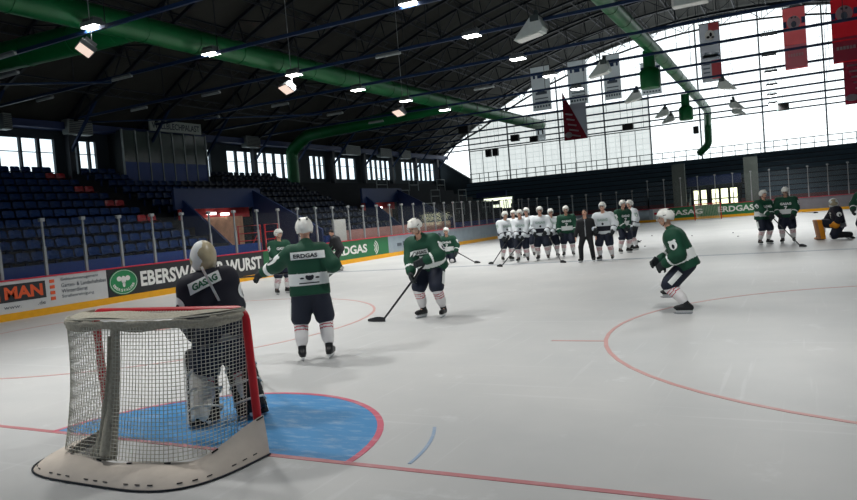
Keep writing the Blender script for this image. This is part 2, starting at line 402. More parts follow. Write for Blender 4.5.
# --- roof, trusses, purlins
XS = np.linspace(-28.3, 28.3, 41)
mb = MB(); poly = [(x, roofz(min(28.3, abs(x)))) for x in XS]+[(x, roofz(abs(x))+.3) for x in XS[::-1]]
n = len(XS)
vs = [(x, y, roofz(abs(x))+dz) for y in (-9, 64.5) for dz in (0, .3) for x in XS]
fs = []
for i in range(n-1):
    fs += [(i, i+1, 2*n+i+1, 2*n+i), (n+i, 3*n+i, 3*n+i+1, n+i+1), (i, n+i, n+i+1, i+1), (2*n+i, 2*n+i+1, 3*n+i+1, 3*n+i)]
mb.add(vs, fs, 0, False); struct(mb.build('ceiling', m_roof))
TY = [5.6+4.6*k for k in range(-2, 13)]
def truss_mesh():
    mb = MB(); X = np.linspace(-27.6, 27.6, 37)
    top = [V(x, 0, roofz(x)-.22) for x in X]; bot = []
    for x in X:
        tz = roofz(x); e = min(1, (28.2-abs(x))/5); bot.append(V(x*.985, 0, tz-.3-1.05*e))
    for L in (top, bot):
        for a, b in zip(L[:-1], L[1:]): mb.bar(a, b, .14, .14)
    for i in range(len(X)-1):
        mb.bar(top[i], bot[i+1] if i % 2 else bot[i], .055, .055); mb.bar(top[i+1] if i % 2 == 0 else top[i], bot[i] if i % 2 == 0 else bot[i+1], .05, .05)
        mb.bar(top[i], bot[i], .05, .05)
    mb.bar((-27.9, 0, 8.3), (27.9, 0, 8.3), .09, .11, 1)
    for x in (-20.7, -12.9, -6.9, .6, 6.9, 13.8, 20.7): mb.bar((x, 0, 8.3), (x, 0, roofz(x)-1.2), .025, .025)
    for s in (-1, 1):
        mb.bar((s*27.7, 0, 0), (s*27.7, 0, 8.4), .3, .35); mb.bar((s*27.7, 0, 6.6), (s*25.2, 0, roofz(25.2)-1.0), .12, .12, 1)
    return mb
t0 = truss_mesh().build('truss_beam', [m_steel, m_tie]); struct(t0); t0.location.y = TY[0]
for y in TY[1:]:
    o = t0.copy(); C.objects.link(o); o.location.y = y
pm = MB(); L_ = 72
for z in (-.0, -.42): pm.bar((0, -8.5, z), (0, 63.8, z), .06, .07)
for k in range(48):
    y = -8.5+k*1.5; pm.bar((0, y, 0), (0, y+.75, -.42), .03, .03); pm.bar((0, y+.75, -.42), (0, y+1.5, 0), .03, .03)
p0 = None
for x in [-25.6, -23.2, -20.7, -18.3, -15.9, -13.4, -10.9, -8.4, -5.9, -3.4, -1.1, 1.1, 3.4, 5.9, 8.4, 10.9, 13.4, 15.9, 18.3, 20.7]:
    if p0 is None: p0 = struct(pm.build('purlin_beam', m_steel)); o = p0
    else: o = p0.copy(); C.objects.link(o)
    o.location = (x, 0, roofz(x)-.14)
# diagonal blue wind braces lying in the plane of the tie rods
k = 0
for a, b in (((-27.5, 5.6, 8.15), (-18.5, 14.8, 8.15)), ((-18.5, 5.6, 8.15), (-27.5, 14.8, 8.15)), ((-27.5, 19.4, 8.15), (-18.5, 28.6, 8.15))):
    mb = MB(); mb.bar(a, b, .07, .07); struct(mb.build('brace_beam', m_tie))

# --- left wall with its band of windows
WX = -28.2
win = [(15.0, 15.85), (16.0, 17.0), (17.1, 17.9), (18.05, 18.8), (19.4, 20.05), (20.2, 20.75), (20.85, 21.2), (22.05, 22.45), (22.55, 22.95), (28.6, 29.5)]
win += [(31.0+i*.97, 31.0+i*.97+.82) for i in range(8)] + [(39.9, 40.5), (40.65, 41.2), (41.3, 41.8), (43.0, 43.9), (44.05, 45.0), (45.2, 46.2)]
win += [(47.2+i*.83, 47.2+i*.83+.68) for i in range(7)] + [(54.1+i*1.0, 54.1+i*1.0+.82) for i in range(8)]
ZB, ZT = 5.62, 7.35
mb = MB(); mb.box((WX, 27, ZB/2), (.3, 74, ZB)); mb.box((WX, 27, (ZT+8.6)/2), (.3, 74, 8.6-ZT))
yy = -10
for a, b in win+[(64, 64)]:
    if a-yy > .01: mb.box((WX, (yy+a)/2, (ZB+ZT)/2), (.3, a-yy, ZT-ZB))
    yy = b
struct(mb.build('wall_left', m_wall))
m_day = emit('daylight_pane', (.80, .93, 1.0), 1.0)
groups = []
for w in win:
    if groups and w[0]-groups[-1][-1][1] < .25: groups[-1].append(w)
    else: groups.append([w])
for i, g in enumerate(groups):
    mb = MB()
    for a, b in g:
        mb.box((WX-.05, (a+b)/2, (ZB+ZT)/2), (.04, b-a, ZT-ZB), None, 0)
        mb.box((WX+.06, (a+b)/2, ZB+1.05), (.05, b-a, .04), None, 1)
    struct(mb.build('window_%d' % (i+1), [m_day, m_steel]))
mb = MB(); mb.box((WX+.5, 27, 7.95), (.8, 74, .35)); struct(mb.build('trim_1', m_dblue))

# --- far end wall: arched translucent glazing
GY = 62.8
m_glz = emit('end_glazing', (.90, .975, 1.0), 1.2, (.62, .5, .03, .6)); m_glz2 = emit('end_glazing_lower', (.87, .94, .93), .58, (.62, .5, .03, .7))
mul = [-27.9, -24.8, -20.5, -15.2, -10.8, -6.7, -2.4, 2.6, 7.3, 12, 17, 22, 27.9]
for i, (a, b) in enumerate(zip(mul[:-1], mul[1:])):
    N = 6; xs = [a+(b-a)*j/N for j in range(N+1)]
    lowz = 11.0 if (i in (1, 2, 3, 4)) else None
    z0 = 4.8
    mb = MB()
    if lowz:
        Q = [(a+.05, z0), (b-.05, z0)]+[(min(max(x, a+.05), b-.05), min(lowz, roofz(abs(x))-.02)) for x in xs[::-1]]
        mb.prism(Q, (0, GY+.05, 0), (1, 0, 0), (0, 0, 1), .06, 1); z0 = lowz
        for hz in (lowz, 8.3): mb.box(((a+b)/2, GY-.05, hz), (b-a, .1, .09), None, 2)
        for k in (1, 2): mb.box((a+(b-a)*k/3, GY-.03, (4.8+8.3)/2), (.05, .08, 3.5), None, 2)
    P = [(a+.05, z0)]+[(b-.05, z0)]+[(min(max(x, a+.05), b-.05), max(z0+.005, roofz(min(28, abs(x)))-.02)) for x in xs[::-1]]
    mb.prism(P, (0, GY+.05, 0), (1, 0, 0), (0, 0, 1), .06, 0)
    struct(mb.build('window_%d' % (i+31), [m_glz, m_glz2, m_grey]))
mb = MB()
for x in mul[1:-1]: mb.box((x, GY-.02, (4.8+roofz(x))/2), (.12, .2, roofz(x)-4.8))
for j in range(len(XS)-1):
    a, b = XS[j], XS[j+1]; mb.bar((a, GY, roofz(abs(a))-.1), (b, GY, roofz(abs(b))-.1), .3, .25)
struct(mb.build('trim_2', m_grey))
mb = MB(); mb.box((0, GY+.2, 2.4), (56.6, .4, 4.8)); struct(mb.build('wall_end', m_wall))

# --- left grandstand: eleven stepped rows
ROWX = [-16.6-.97*r for r in range(11)]; ROWZ = [1.1+.4*r for r in range(11)]
V1 = (19.3, 24.0); V2 = (34.9, 39.0)
def stand_piece(y0, y1, rows):
    mb = MB()
    for r in rows: mb.box((ROWX[r]-.35, (y0+y1)/2, ROWZ[r]/2), (.98, y1-y0, ROWZ[r]))
    return mb
for (a, b, rows) in ((4, V1[0], range(11)), (V1[0], V1[1], range(4, 11)), (V1[1], V2[0], range(11)), (V2[0], V2[1], range(4, 11)), (V2[1], 57.0, range(11))):
    struct(stand_piece(a, b, rows).build('terrace_floor', m_terr))
mb = MB(); mb.box((-27.6, 30, ROWZ[10]/2), (.9, 54, ROWZ[10])); struct(mb.build('gangway_floor', m_terr))
mb = MB()
for a, b in ((4, V1[0]), (V1[1], V2[0]), (V2[1], 50)): mb.box((-15.7, (a+b)/2, .7), (.16, b-a, 1.4))
struct(mb.build('front_wall', m_blue))
m_vred = mat('passage_red', srgb(176, 50, 52), .7, 0, .5, 3.0); m_vtan = mat('passage_tan', srgb(196, 152, 124), .8, 0, .45, 3)
for i, (a, b) in enumerate((V1, V2)):
    mb = MB(); mb.box((-20.05, (a+b)/2, 3.65), (.14, b-a+1.1, .95)); struct(mb.build('parapet_wall', m_dblue))
    mb = MB(); mb.box((-20.4, (a+b)/2, 1.6), (.1, b-a, 3.2)); mb.box((-20.33, (a+b)/2+.3, 1.5), (.06, (b-a)*.62, 2.5), None, 1); struct(mb.build('passage_wall', [m_vred, m_vtan]))
    for y, s in ((a-.02, 1), (b+.02, -1)):
        mb = MB(); mb.prism([(-20.1, 0), (-17.0, 0), (-17.0, 1.1), (-20.1, 3.7)] if s == 1 else [(-20.1, 0), (-15.8, 0), (-15.8, 1.75), (-20.1, 4.1)], (0, y, 0), (1, 0, 0), (0, 0, 1), .14); struct(mb.build('stair_wall', m_dblue))
m_spot = emit('passage_light', (1, .96, .9), 3.0)
for i, (y, z) in enumerate(((20.0, 2.95), (21.2, 2.95), (22.1, 2.9), (35.8, 2.9), (36.8, 2.85))):
    t = thing('strip_light', (-20.3, y, z), 'lit strip light in the %s stand passage, %s of its row' % (('nearer', ['first', 'second', 'third'][i]) if i < 3 else ('farther', ['first', 'second'][i-3])), 'light', 'strip lights in the stand passages')
    mb = MB(); mb.box((-20.3, y, z), (.1, .62, .07)); mb.build('fitting', m_grey, t)
    mb = MB(); mb.box((-20.23, y, z-.02), (.06, .56, .12)); mb.build('lit_tube', m_spot, t)
# red clutter in the nearer passage: stacked benches and a ladder frame
for i, (y, z, w) in enumerate(((22.6, .0, 1.6), (23.2, .0, 1.0))):
    t = thing('red_barrier', (-19.2+i*.9, y, z), 'red tubular crowd barrier standing in the stand passage, %s one' % ('front' if i else 'rear'), 'barrier', 'red barriers in the stand passage')
    mb = MB(); x = -19.2+i*.9; h = 2.2
    mb.tube([(x, y-w/2, 0), (x, y-w/2, h), (x, y+w/2, h), (x, y+w/2, 0)], .04, 8); mb.build('frame', m_red, t)
    mb = MB()
    for k in range(1, 6): mb.tube([(x, y-w/2, h*k/6), (x, y+w/2, h*k/6)], .025, 6)
    mb.tube([(x, y-w/2, .2), (x, y+w/2, h-.2)], .025, 6); mb.build('rail', m_red, t)

mb = MB(); mb.box((-15.5, 31, 1.1), (.12, 13.4, .95)); struct(mb.build('bench_wall', mat('bench_tan', srgb(142, 104, 98), .8, 0, .35, 1.2)))
t = thing('notice_panel', (-15.2, 24.6, 0), 'plain white upright panel standing behind the glass above the green GASAG board', 'panel')
mb = MB(); mb.box((-15.2, 24.6, 1.6), (.05, 1.1, 1.1)); mb.build('board', mat('panel_white', srgb(176, 180, 176), .6), t)
mb = MB(); mb.box((-15.2, 24.15, .55), (.05, .05, 1.1)); mb.build('leg', m_grey, t)
mb = MB(); mb.box((-15.2, 25.05, .55), (.05, .05, 1.1)); mb.build('leg', m_grey, t)
# seats: one shell, copied
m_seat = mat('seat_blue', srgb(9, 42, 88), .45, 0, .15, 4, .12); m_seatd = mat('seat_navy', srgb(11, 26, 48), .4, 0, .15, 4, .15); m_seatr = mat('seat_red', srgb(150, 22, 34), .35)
def seat_mesh(name, m):
    mb = MB()
    def back(u, v):
        a = (u-.5)*1.1; return (-.2-.10*math.cos(a*1.5)-.05*v+.1*abs(u-.5), (u-.5)*.44, 0.40+.30*v-(.04 if abs(u-.5) > .45 else 0)*v)
    mb.grid(back, 6, 4); mb.grid(lambda u, v: tuple(V(back(1-u, v))+V(-.025, 0, 0)), 6, 4)
    mb.grid(lambda u, v: (-.26+.42*v, (u-.5)*.42, .41+.035*(2*u-1)**2-.03*math.sin(v*PI)), 6, 4); mb.grid(lambda u, v: (-.26+.42*v, (.5-u)*.42, .385+.035*(2*u-1)**2-.03*math.sin(v*PI)), 6, 4)
    mb.box((-.1, 0, .2), (.06, .08, .38)); mb.box((-.28, 0, .46), (.03, .42, .2))
    return mb
spots = []
for r in range(11):
    z, x = ROWZ[r], ROWX[r]-.3
    y = 6.0
    while y < 34.6:
        ok = True
        if 17.5 < y < V1[0]+.1: ok = False
        if r < 4 and V1[0]-.2 < y < V1[1]+.3: ok = False
        if x < -25.2 and 21.3 < y < 28.0: ok = False
        if y > 33.2+.12*r and y > 33.5: ok = False
        d = V(x, y, z+.4)-CAM; px = 428.5+FPX*(d@CR)/(d@CF)
        if ok and px > -9: spots.append((np.linalg.norm(d), x, y, z, r))
        y += .52
spots.sort()
sx0 = {}
FAR = []
for i, (d, x, y, z, r) in enumerate(spots):
    red = (16.6 < y < 17.6 and r in (3, 5, 7, 9)) or (r == 1 and y < 9.5)
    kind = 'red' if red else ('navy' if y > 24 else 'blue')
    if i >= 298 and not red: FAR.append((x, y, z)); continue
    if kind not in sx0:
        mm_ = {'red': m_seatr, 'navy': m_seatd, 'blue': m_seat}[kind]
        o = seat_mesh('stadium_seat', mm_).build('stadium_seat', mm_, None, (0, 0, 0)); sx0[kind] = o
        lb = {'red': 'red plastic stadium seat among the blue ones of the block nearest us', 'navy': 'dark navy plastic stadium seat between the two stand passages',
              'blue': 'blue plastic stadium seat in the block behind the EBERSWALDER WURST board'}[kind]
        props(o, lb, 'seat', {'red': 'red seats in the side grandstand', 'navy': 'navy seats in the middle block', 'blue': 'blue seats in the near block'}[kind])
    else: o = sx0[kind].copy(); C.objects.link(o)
    o.location = (x, y, z)
if FAR:
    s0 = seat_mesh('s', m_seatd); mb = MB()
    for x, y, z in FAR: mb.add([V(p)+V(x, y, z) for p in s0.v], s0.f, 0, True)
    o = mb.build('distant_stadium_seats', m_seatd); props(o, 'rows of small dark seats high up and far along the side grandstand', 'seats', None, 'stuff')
# standing terrace beyond the second passage: crush barriers
for i in range(9):
    y = 40.6+1.75*i; r = 2+(i % 3)*3
    mb = MB(); x, z = ROWX[r]+.05, ROWZ[r]
    mb.tube([(x, y-.8, z), (x, y-.8, z+1.0), (x, y+.8, z+1.0), (x, y+.8, z)], .035, 6); mb.tube([(x, y-.8, z+.5), (x, y+.8, z+.5)], .03, 6)
    props(mb.build('crush_barrier', m_rail, None, (x, y, z)), 'grey tubular barrier on the standing terrace beyond the second passage', 'barrier', 'crush barriers on the standing terrace')

# announcer booth with its sign
bt = thing('announcer_booth', (-27.4, 25.6, 5.1), 'glazed announcer booth with blue lower panels and a sign above', 'booth')
bx = -26.95; by0, by1 = onx(122, 150, bx)[1], onx(205, 150, bx)[1]; bm_ = (by0+by1)/2; bl_ = by1-by0
m_bglass = glassy('booth_glass', (.35, .42, .42), .1, .05, .1)
mb = MB(); mb.box((-27.5, bm_, 6.45), (1.0, bl_, 2.9)); mb.build('cabin', mat('booth_dark', srgb(30, 38, 40), .7), bt)
mb = MB(); mb.box((bx+.05, bm_, 5.6), (.08, bl_, 1.2)); mb.build('lower_panel', m_blue, bt)
for k in range(8):
    y = by0+k*(by1-by0)/7; mb = MB(); mb.box((bx+.08, y, 6.5), (.09, .07, 2.9)); mb.build('window_post', m_rail, bt)
mb = MB(); mb.box((bx+.05, bm_, 7.05), (.03, bl_-.1, 1.7)); mb.build('glazing', mat('booth_glazing', srgb(54, 66, 62), .15, 0, .4, 1.2), bt)
sg = MB(); sa_, sb_ = onx(149, 125, bx+.4)[1], onx(200, 125, bx+.4)[1]; sg.box((bx+.4, (sa_+sb_)/2, 8.25), (.1, sb_-sa_, .62)); sgo = sg.build('sign_board', mat('sign_white', srgb(138, 148, 142), .6), bt)
mb = MB(); add_text(mb, 'WELLBLECHPALAST', (bx+.46, sa_+.15, 8.07), (0, 1, 0), (0, 0, 1), sb_-sa_-.3, .36, .02); mb.build('lettering', mat('sign_navy', srgb(24, 34, 52), .6), sgo)

# ventilation boxes under the left eaves
for i, (a, b) in enumerate(((64, 89), (0, 9), (243, 257), (343, 358), (378, 389), (399, 408))):
    A, B = onx(a, 133 if a < 100 else (146 if a < 300 else 159), -27.4), onx(b, 133 if a < 100 else (146 if a < 300 else 159), -27.4)
    y, w, z = (A[1]+B[1])/2, B[1]-A[1], 7.9
    t = thing('fan_heater', (-27.3, y, z), 'grey ribbed heater box under the eaves above the windows, %s from the near end' % ['second', 'first', 'third', 'fourth', 'fifth', 'sixth'][i], 'heater', 'heater boxes under the left eaves')
    mb = MB(); mb.box((-27.3, y, z), (.5, w, .75), None, 0, .04); mb.build('casing', mat('heater_grey', srgb(112, 120, 118), .5, .2), t)
    mb = MB()
    for k in range(7): mb.box((-27.02, y, z-.28+.09*k), (.06, w*.86, .03))
    mb.build('louvre', m_steel, t)

# --- far end grandstand
for r in range(10):
    y, z = 57.9+.47*r, 1.3+.41*r
    mb = MB()
    for x0, x1 in ((-25, -22.2), (-19.3, -3.1), (.9, 24)) if r < 4 else ((-25, 24),):
        mb.box(((x0+x1)/2, y, z-.5 if r > 3 else z/2), (x1-x0, .48, 1.0 if r > 3 else z)); mb.box(((x0+x1)/2, y-.2, z+.03), (x1-x0, .06, .1), None, 1)
    struct(mb.build('terrace_floor', [m_terr2, m_steel]))
mb = MB()
for x0, x1 in ((-25, -22.2), (-19.3, -3.1), (.9, 24)): mb.box(((x0+x1)/2, 57.5, .7), (x1-x0, .15, 1.4))
struct(mb.build('front_wall', mat('end_front', srgb(88, 62, 66), .8)))
mb = MB(); mb.box((-1.1, 57.75, 3.05), (4.1, .3, .75)); struct(mb.build('fascia_wall', m_dblue))
mb = MB(); mb.box((-20.7, 57.9, 3.6), (3.0, .3, .5)); struct(mb.build('lintel', m_dblue))
for x in (-3.75, 1.7):
    mb = MB(); mb.box((x, 57.45, 2.3), (1.0, .4, 4.6)); struct(mb.build('pillar', mat('pillar_grey', srgb(92, 100, 96), .8)))
mb = MB(); mb.box((-1.1, 59.3, 1.5), (4.2, .2, 3)); struct(mb.build('lobby_wall', m_wall))
mb = MB(); mb.box((-20.7, 59.5, 1.7), (3.2, .2, 3.4)); struct(mb.build('gate_wall', m_wall))
m_door = emit('lit_door_glass', (.92, .95, .62), 1.5)
for i, (a, b) in enumerate(((693, 708), (711, 739))):
    A, B = ony(a, 200, 59.1)[0], ony(b, 200, 59.1)[0]
    mb = MB(); n_ = 2 if i == 0 else 3; w = (B-A)/n_
    for k in range(n_):
        for z0, z1 in ((.15, 1.45), (1.55, 2.3)): mb.box((A+w*(k+.5), 59.12, (z0+z1)/2), (w-.2, .04, z1-z0), None, 0)
        mb.box((A+w*k, 59.1, 1.2), (.14, .1, 2.4), None, 1)
    mb.box((B, 59.1, 1.2), (.12, .1, 2.4), None, 1); mb.box(((A+B)/2, 59.1, 2.38), (B-A, .1, .12), None, 1)
    struct(mb.build('door_%d' % (i+1), [m_door, m_steel]))
m_gatew = emit('gate_window', (.86, .93, .70), 1.1)
mb = MB()
for k in range(7):
    x = -22.0+.42*k; mb.box((x, 59.36, 2.45-(.0 if k > 3 else .1)), (.33, .05, 1.0 if k > 3 else .5), None, 0)
mb.box((-20.7, 59.36, 3.12), (2.9, .05, .25), None, 0)
struct(mb.build('window_50', [m_gatew]))
# railing along the top of the end stand
rl = thing('railing', (-8, 62.4, 5.1), 'long pale railing along the top of the end grandstand below the glazing', 'railing')
mb = MB()
for z in (5.95, 5.45): mb.bar((-24.8, 62.35, z), (20, 62.35, z), .05, .06)
mb.build('handrail', m_rail, rl)
for k in range(45):
    mb = MB(); mb.box((-24.7+k*1.0, 62.35, 5.5), (.06, .06, .95)); mb.build('post', m_rail, rl)
mb = MB(); mb.prism([(-28, 0), (-24.7, 0), (-24.7, 5.5), (-28, 7.7)], (0, 62.3, 0), (1, 0, 0), (0, 0, 1), .5); struct(mb.build('stair_wall', m_wall))
mb = MB(); mb.box((-25.6, 57.0, 1.1), (6.8, .3, 2.2)); mb.box((-17.7, 57.0, 1.1), (3.2, .3, 2.2)); mb.box((-20.7, 57.0, .6), (3, .3, 1.2)); struct(mb.build('corner_wall', m_wall))

# ================================================================== BOARDS AND GLASS
m_adw = mat('ad_white', srgb(206, 208, 208), .4, 0, .04); m_add = mat('ad_dark', srgb(44, 46, 50), .4, 0, .05); m_adg = mat('ad_green', srgb(34, 112, 66), .4, 0, .06)
m_adb = mat('ad_pale_blue', srgb(150, 164, 174), .4, 0, .2, 2.5); m_adt = mat('ad_text_white', srgb(232, 232, 228), .5, 0, .03); m_ink = mat('ad_text_grey', srgb(78, 88, 98), .5, 0, .03)
m_ora = mat('ad_orange', srgb(226, 92, 48), .45, 0, .05); m_lg = mat('ad_leaf', srgb(40, 140, 86), .45, 0, .05); m_adgr = mat('ad_grey', srgb(118, 116, 122), .45, 0, .2, 3)
LX, LZ, FXu = V(0, 1, 0), V(0, 0, 1), V(1, 0, 0)
def left_board(y0, y1, m, label):
    t = thing('dasher_board', (BX, (y0+y1)/2, 0), label, 'rink board')
    mb = MB(); mb.box((BX-.06, (y0+y1)/2, .635), (.1, y1-y0-.02, .87)); p = mb.build('panel', m, t)
    mb = MB(); mb.box((BX-.045, (y0+y1)/2, .1), (.11, y1-y0, .2)); mb.build('kick_plate', m_yel, t)
    mb = MB(); mb.box((BX-.07, (y0+y1)/2, BH-.018), (.2, y1-y0, .036)); mb.build('cap_rail', m_cap, t)
    return t, p
def onb(y, z): return (BX+.002, y, z)
def lbox(mb, y0, y1, z0, z1, mi=0): mb.box((BX-.007, (y0+y1)/2, (z0+z1)/2), (.03, y1-y0, z1-z0), None, mi)
EX = BX+.0085
# 1: white panel with the dark MAN block
t, p = left_board(3.8, 10.28, m_adw, 'white rink board with orange letters on a dark block')
mb = MB(); lbox(mb, 4.4, 8.24, .50, .98); b = mb.build('dark_block', m_add, p)
mb = MB(); add_text(mb, 'MAN', (EX+.002, 7.05, .575), LX, LZ, 1.1, .34, .04); mb.build('lettering', m_ora, p); mb = MB()
mb.prism([(6.62, .54), (6.92, .54), (6.92, .93), (6.72, .8)], (EX-.004, 0, 0), LX, LZ, .02); mb.build('lettering', m_ora, p)
for i, s in enumerate(('Gebäudemanagement', 'Garten- & Landschaftsbau', 'Winterdienst', 'Straßenreinigung')):
    mb = MB(); add_text(mb, s, (EX, 8.72, .885-.165*i), LX, LZ, (1.25, 1.5, .85, 1.05)[i], .11, .006); mb.build('lettering', m_ink, p)
    mb = MB(); lbox(mb, 8.38, 8.52, .885-.165*i, .98-.165*i); mb.build('bullet', m_ora, p)
mb = MB(); add_text(mb, 'www.        .de', (EX, 7.0, .32), LX, LZ, 1.2, .1, .004); mb.build('lettering', m_ink, p)
# 2: dark panel with the sausage maker's name
t, p = left_board(10.28, 17.55, m_add, 'dark rink board with a green oval badge and EBERSWALDER WURST in white')
mb = MB(); add_text(mb, 'EBERSWALDER WURST', (EX, 11.52, .40), LX, LZ, 5.88, .5, .035); mb.build('lettering', m_adt, p)
mb = MB(); mb.prism(ellipse(10.86, .63, .53, .40), (BX-.001, 0, 0), LX, LZ, .03); bd = mb.build('badge', m_lg, p)
mb = MB()
for cx, cz, r1, r2 in ((10.86, .70, .09, .12), (10.7, .74, .09, .08), (11.02, .74, .09, .08), (10.86, .55, .05, .09)): mb.prism(ellipse(cx, cz, r1, r2, 14), (BX+.01, 0, 0), LX, LZ, .02)
E_ = ellipse(10.86, .63, .50, .37, 40)
for i in range(40):
    a, c = E_[i], E_[(i+1) % 40]; mb.bar((BX+.015, a[0], a[1]), (BX+.015, c[0], c[1]), .012, .012, 0, (1, 0, 0))
t_ = text_polys('EBERSWALDER', .03)
for k, ch in enumerate('EBERSWALDER'):
    a = math.radians(200+14*k); c = V(BX+.018, 10.86+.40*math.cos(a), .63+.28*math.sin(a)); tu = nrm(V(0, -math.sin(a)*.64, math.cos(a)*.4)); tv = np.cross(V(1, 0, 0), tu)
    add_text(mb, ch, c-tu*.035-tv*.03, tu, tv, .07, .09, .03)
mb.build('badge_print', m_adt, bd)
# 3: green panel
t, p = left_board(17.55, 27.3, m_adg, 'green rink board reading GASAG ERDGAS beside the black-clad bending coach')
mb = MB(); add_text(mb, 'GASAG', (EX, 18.2, .42), LX, LZ, 2.6, .42, .03); mb.build('lettering', m_adt, p); mb = MB(); add_text(mb, 'ERDGAS', (EX, 22.2, .42), LX, LZ, 3.0, .42, .03); mb.build('lettering', m_adt, p)
for k in range(3):
    mb = MB()
    for i in range(8):
        a0, a1 = math.radians(-60+15*i), math.radians(-45+15*i); r = .16+.11*k
        mb.bar((EX, 25.75+r*math.cos(a0)*1.3, .6+r*math.sin(a0)), (EX, 25.75+r*math.cos(a1)*1.3, .6+r*math.sin(a1)), .05, .012, 0, (1, 0, 0))
    mb.build('logo_arc', m_adt, p)
t, p = left_board(27.3, 35.4, m_adb, 'pale blue-grey rink board with faded print beyond the bending coach')
mb = MB()
for k in range(7): lbox(mb, 28.2+k*.62, 28.65+k*.62, .5, .66+.06*(k % 2))
for k in range(2): mb.prism(ellipse(33.2+k*.9, .62, .34, .3), (BX-.004, 0, 0), LX, LZ, .02)
mb.build('faded_print', m_ink, p)
t, p = left_board(35.4, FY-CRN, m_adb, 'pale rink board at the far end of the left straight, before the corner')
# corner
t = thing('dasher_board', (BX+2.3, FY-2.3, 0), 'curved pale rink board forming the rounded corner', 'rink board')
def arc(off, n=14): return [(BX+CRN+(CRN+off)*math.cos(math.radians(180-90*i/n)), FY-CRN+(CRN+off)*math.sin(math.radians(180-90*i/n))) for i in range(n+1)]
def arcband(mb, o0, o1, z0, z1):
    A, B = arc(o0), arc(o1); n = len(A); vs = [(x, y, z) for L in (A, B) for z in (z0, z1) for x, y in L]; fs = []
    for i in range(n-1): fs += [(i, i+1, n+i+1, n+i), (2*n+i, 3*n+i, 3*n+i+1, 2*n+i+1), (n+i, n+i+1, 3*n+i+1, 3*n+i), (i, 2*n+i, 2*n+i+1, i+1)]
    mb.add(vs, fs, 0, True)
for nm, o0, o1, z0, z1, m in (('panel', .01, .11, .2, 1.07, m_adb), ('kick_plate', -.01, .1, 0, .2, m_yel), ('cap_rail', -.03, .17, 1.07, 1.107, m_cap)):
    mb = MB(); arcband(mb, o0, o1, z0, z1); mb.build(nm, m, t)
def end_board(x0, x1, m, label):
    t = thing('dasher_board', ((x0+x1)/2, FY, 0), label, 'rink board')
    mb = MB(); mb.box(((x0+x1)/2, FY+.06, .635), (x1-x0-.02, .1, .87)); p = mb.build('panel', m, t)
    mb = MB(); mb.box(((x0+x1)/2, FY+.045, .1), (x1-x0, .11, .2)); mb.build('kick_plate', m_yel, t)
    mb = MB(); mb.box(((x0+x1)/2, FY+.07, BH-.018), (x1-x0, .2, .036)); mb.build('cap_rail', m_cap, t)
    return p
EY = FY-.0
end_board(BX+CRN, -5.75, m_adb, 'short pale rink board at the left of the far end')
p = end_board(-7.6+1.85, -5.3+.35, m_adw, 'small white rink board with red lettering left of the far green board')
mb = MB(); mb.box((-5.35, EY+.0, .68), (.6, .03, .18)); mb.build('lettering', m_cap, p)
p = end_board(-4.95, 2.55, m_adg, 'green rink board reading GASAG ERDGAS at the far end')
mb = MB(); add_text(mb, 'GASAG', (-4.6, EY+.003, .42), FXu, LZ, 2.7, .42, .03); mb.build('lettering', m_adt, p); mb = MB(); add_text(mb, 'ERDGAS', (-.75, EY+.003, .42), FXu, LZ, 2.6, .46, .03); mb.build('lettering', m_adt, p)
end_board(2.55, 12, m_adgr, 'long grey rink board at the right of the far end')

def glass_run(t, pts, nrmls, h=1.6):
    for i, (x, y) in enumerate(pts):
        nx, ny = nrmls[i]; R = np.array([[nx, ny, 0], [-ny, nx, 0], [0, 0, 1]])
        mb = MB(); c = V(x-nx*.09, y-ny*.09, 0)
        mb.box(c+V(0, 0, BH+h/2), (.05, .045, h), R); mb.box(c+V(0, 0, BH+.42), (.07, .075, .84), R); mb.box(c+V(0, 0, BH+h), (.12, .15, .1), R, 0, .015)
        mb.build('stanchion', m_grey, t)
    for i in range(len(pts)-1):
        a, b = V(*pts[i]), V(*pts[i+1]); n_ = nrm(V(*nrmls[i])+V(*nrmls[i+1])); a = a-n_*.09; b = b-n_*.09; d = nrm(b-a); R = np.array([[n_[0], n_[1], 0], [d[0], d[1], 0], [0, 0, 1]])
        m = (a+b)/2; mb = MB(); mb.box((m[0], m[1], BH+h*.47), (.012, np.linalg.norm(b-a)-.05, h*.94), R); mb.build('pane', m_glass, t)
t = thing('glass_shield', (BX-.09, 25, BH), 'clear glass shield with grey stanchions above the EBERSWALDER WURST and GASAG ERDGAS boards', 'rink glass')
ys = [4.5+1.297*i for i in range(34)]
glass_run(t, [(BX, y) for y in ys], [(1, 0)]*34)
t = thing('glass_shield', (BX+2.3, FY-2.3, BH), 'curved glass shield on the rounded corner boards', 'rink glass')
A = arc(0, 10); glass_run(t, A, [tuple(nrm(V(BX+CRN-x, FY-CRN-y))) for x, y in A])
t = thing('glass_shield', (3, FY+.09, BH), 'glass shield with grey stanchions along the far end boards', 'rink glass')
xs = [BX+CRN+1.3*i for i in range(15)]
glass_run(t, [(x, FY) for x in xs], [(0, -1)]*15, 2.3)

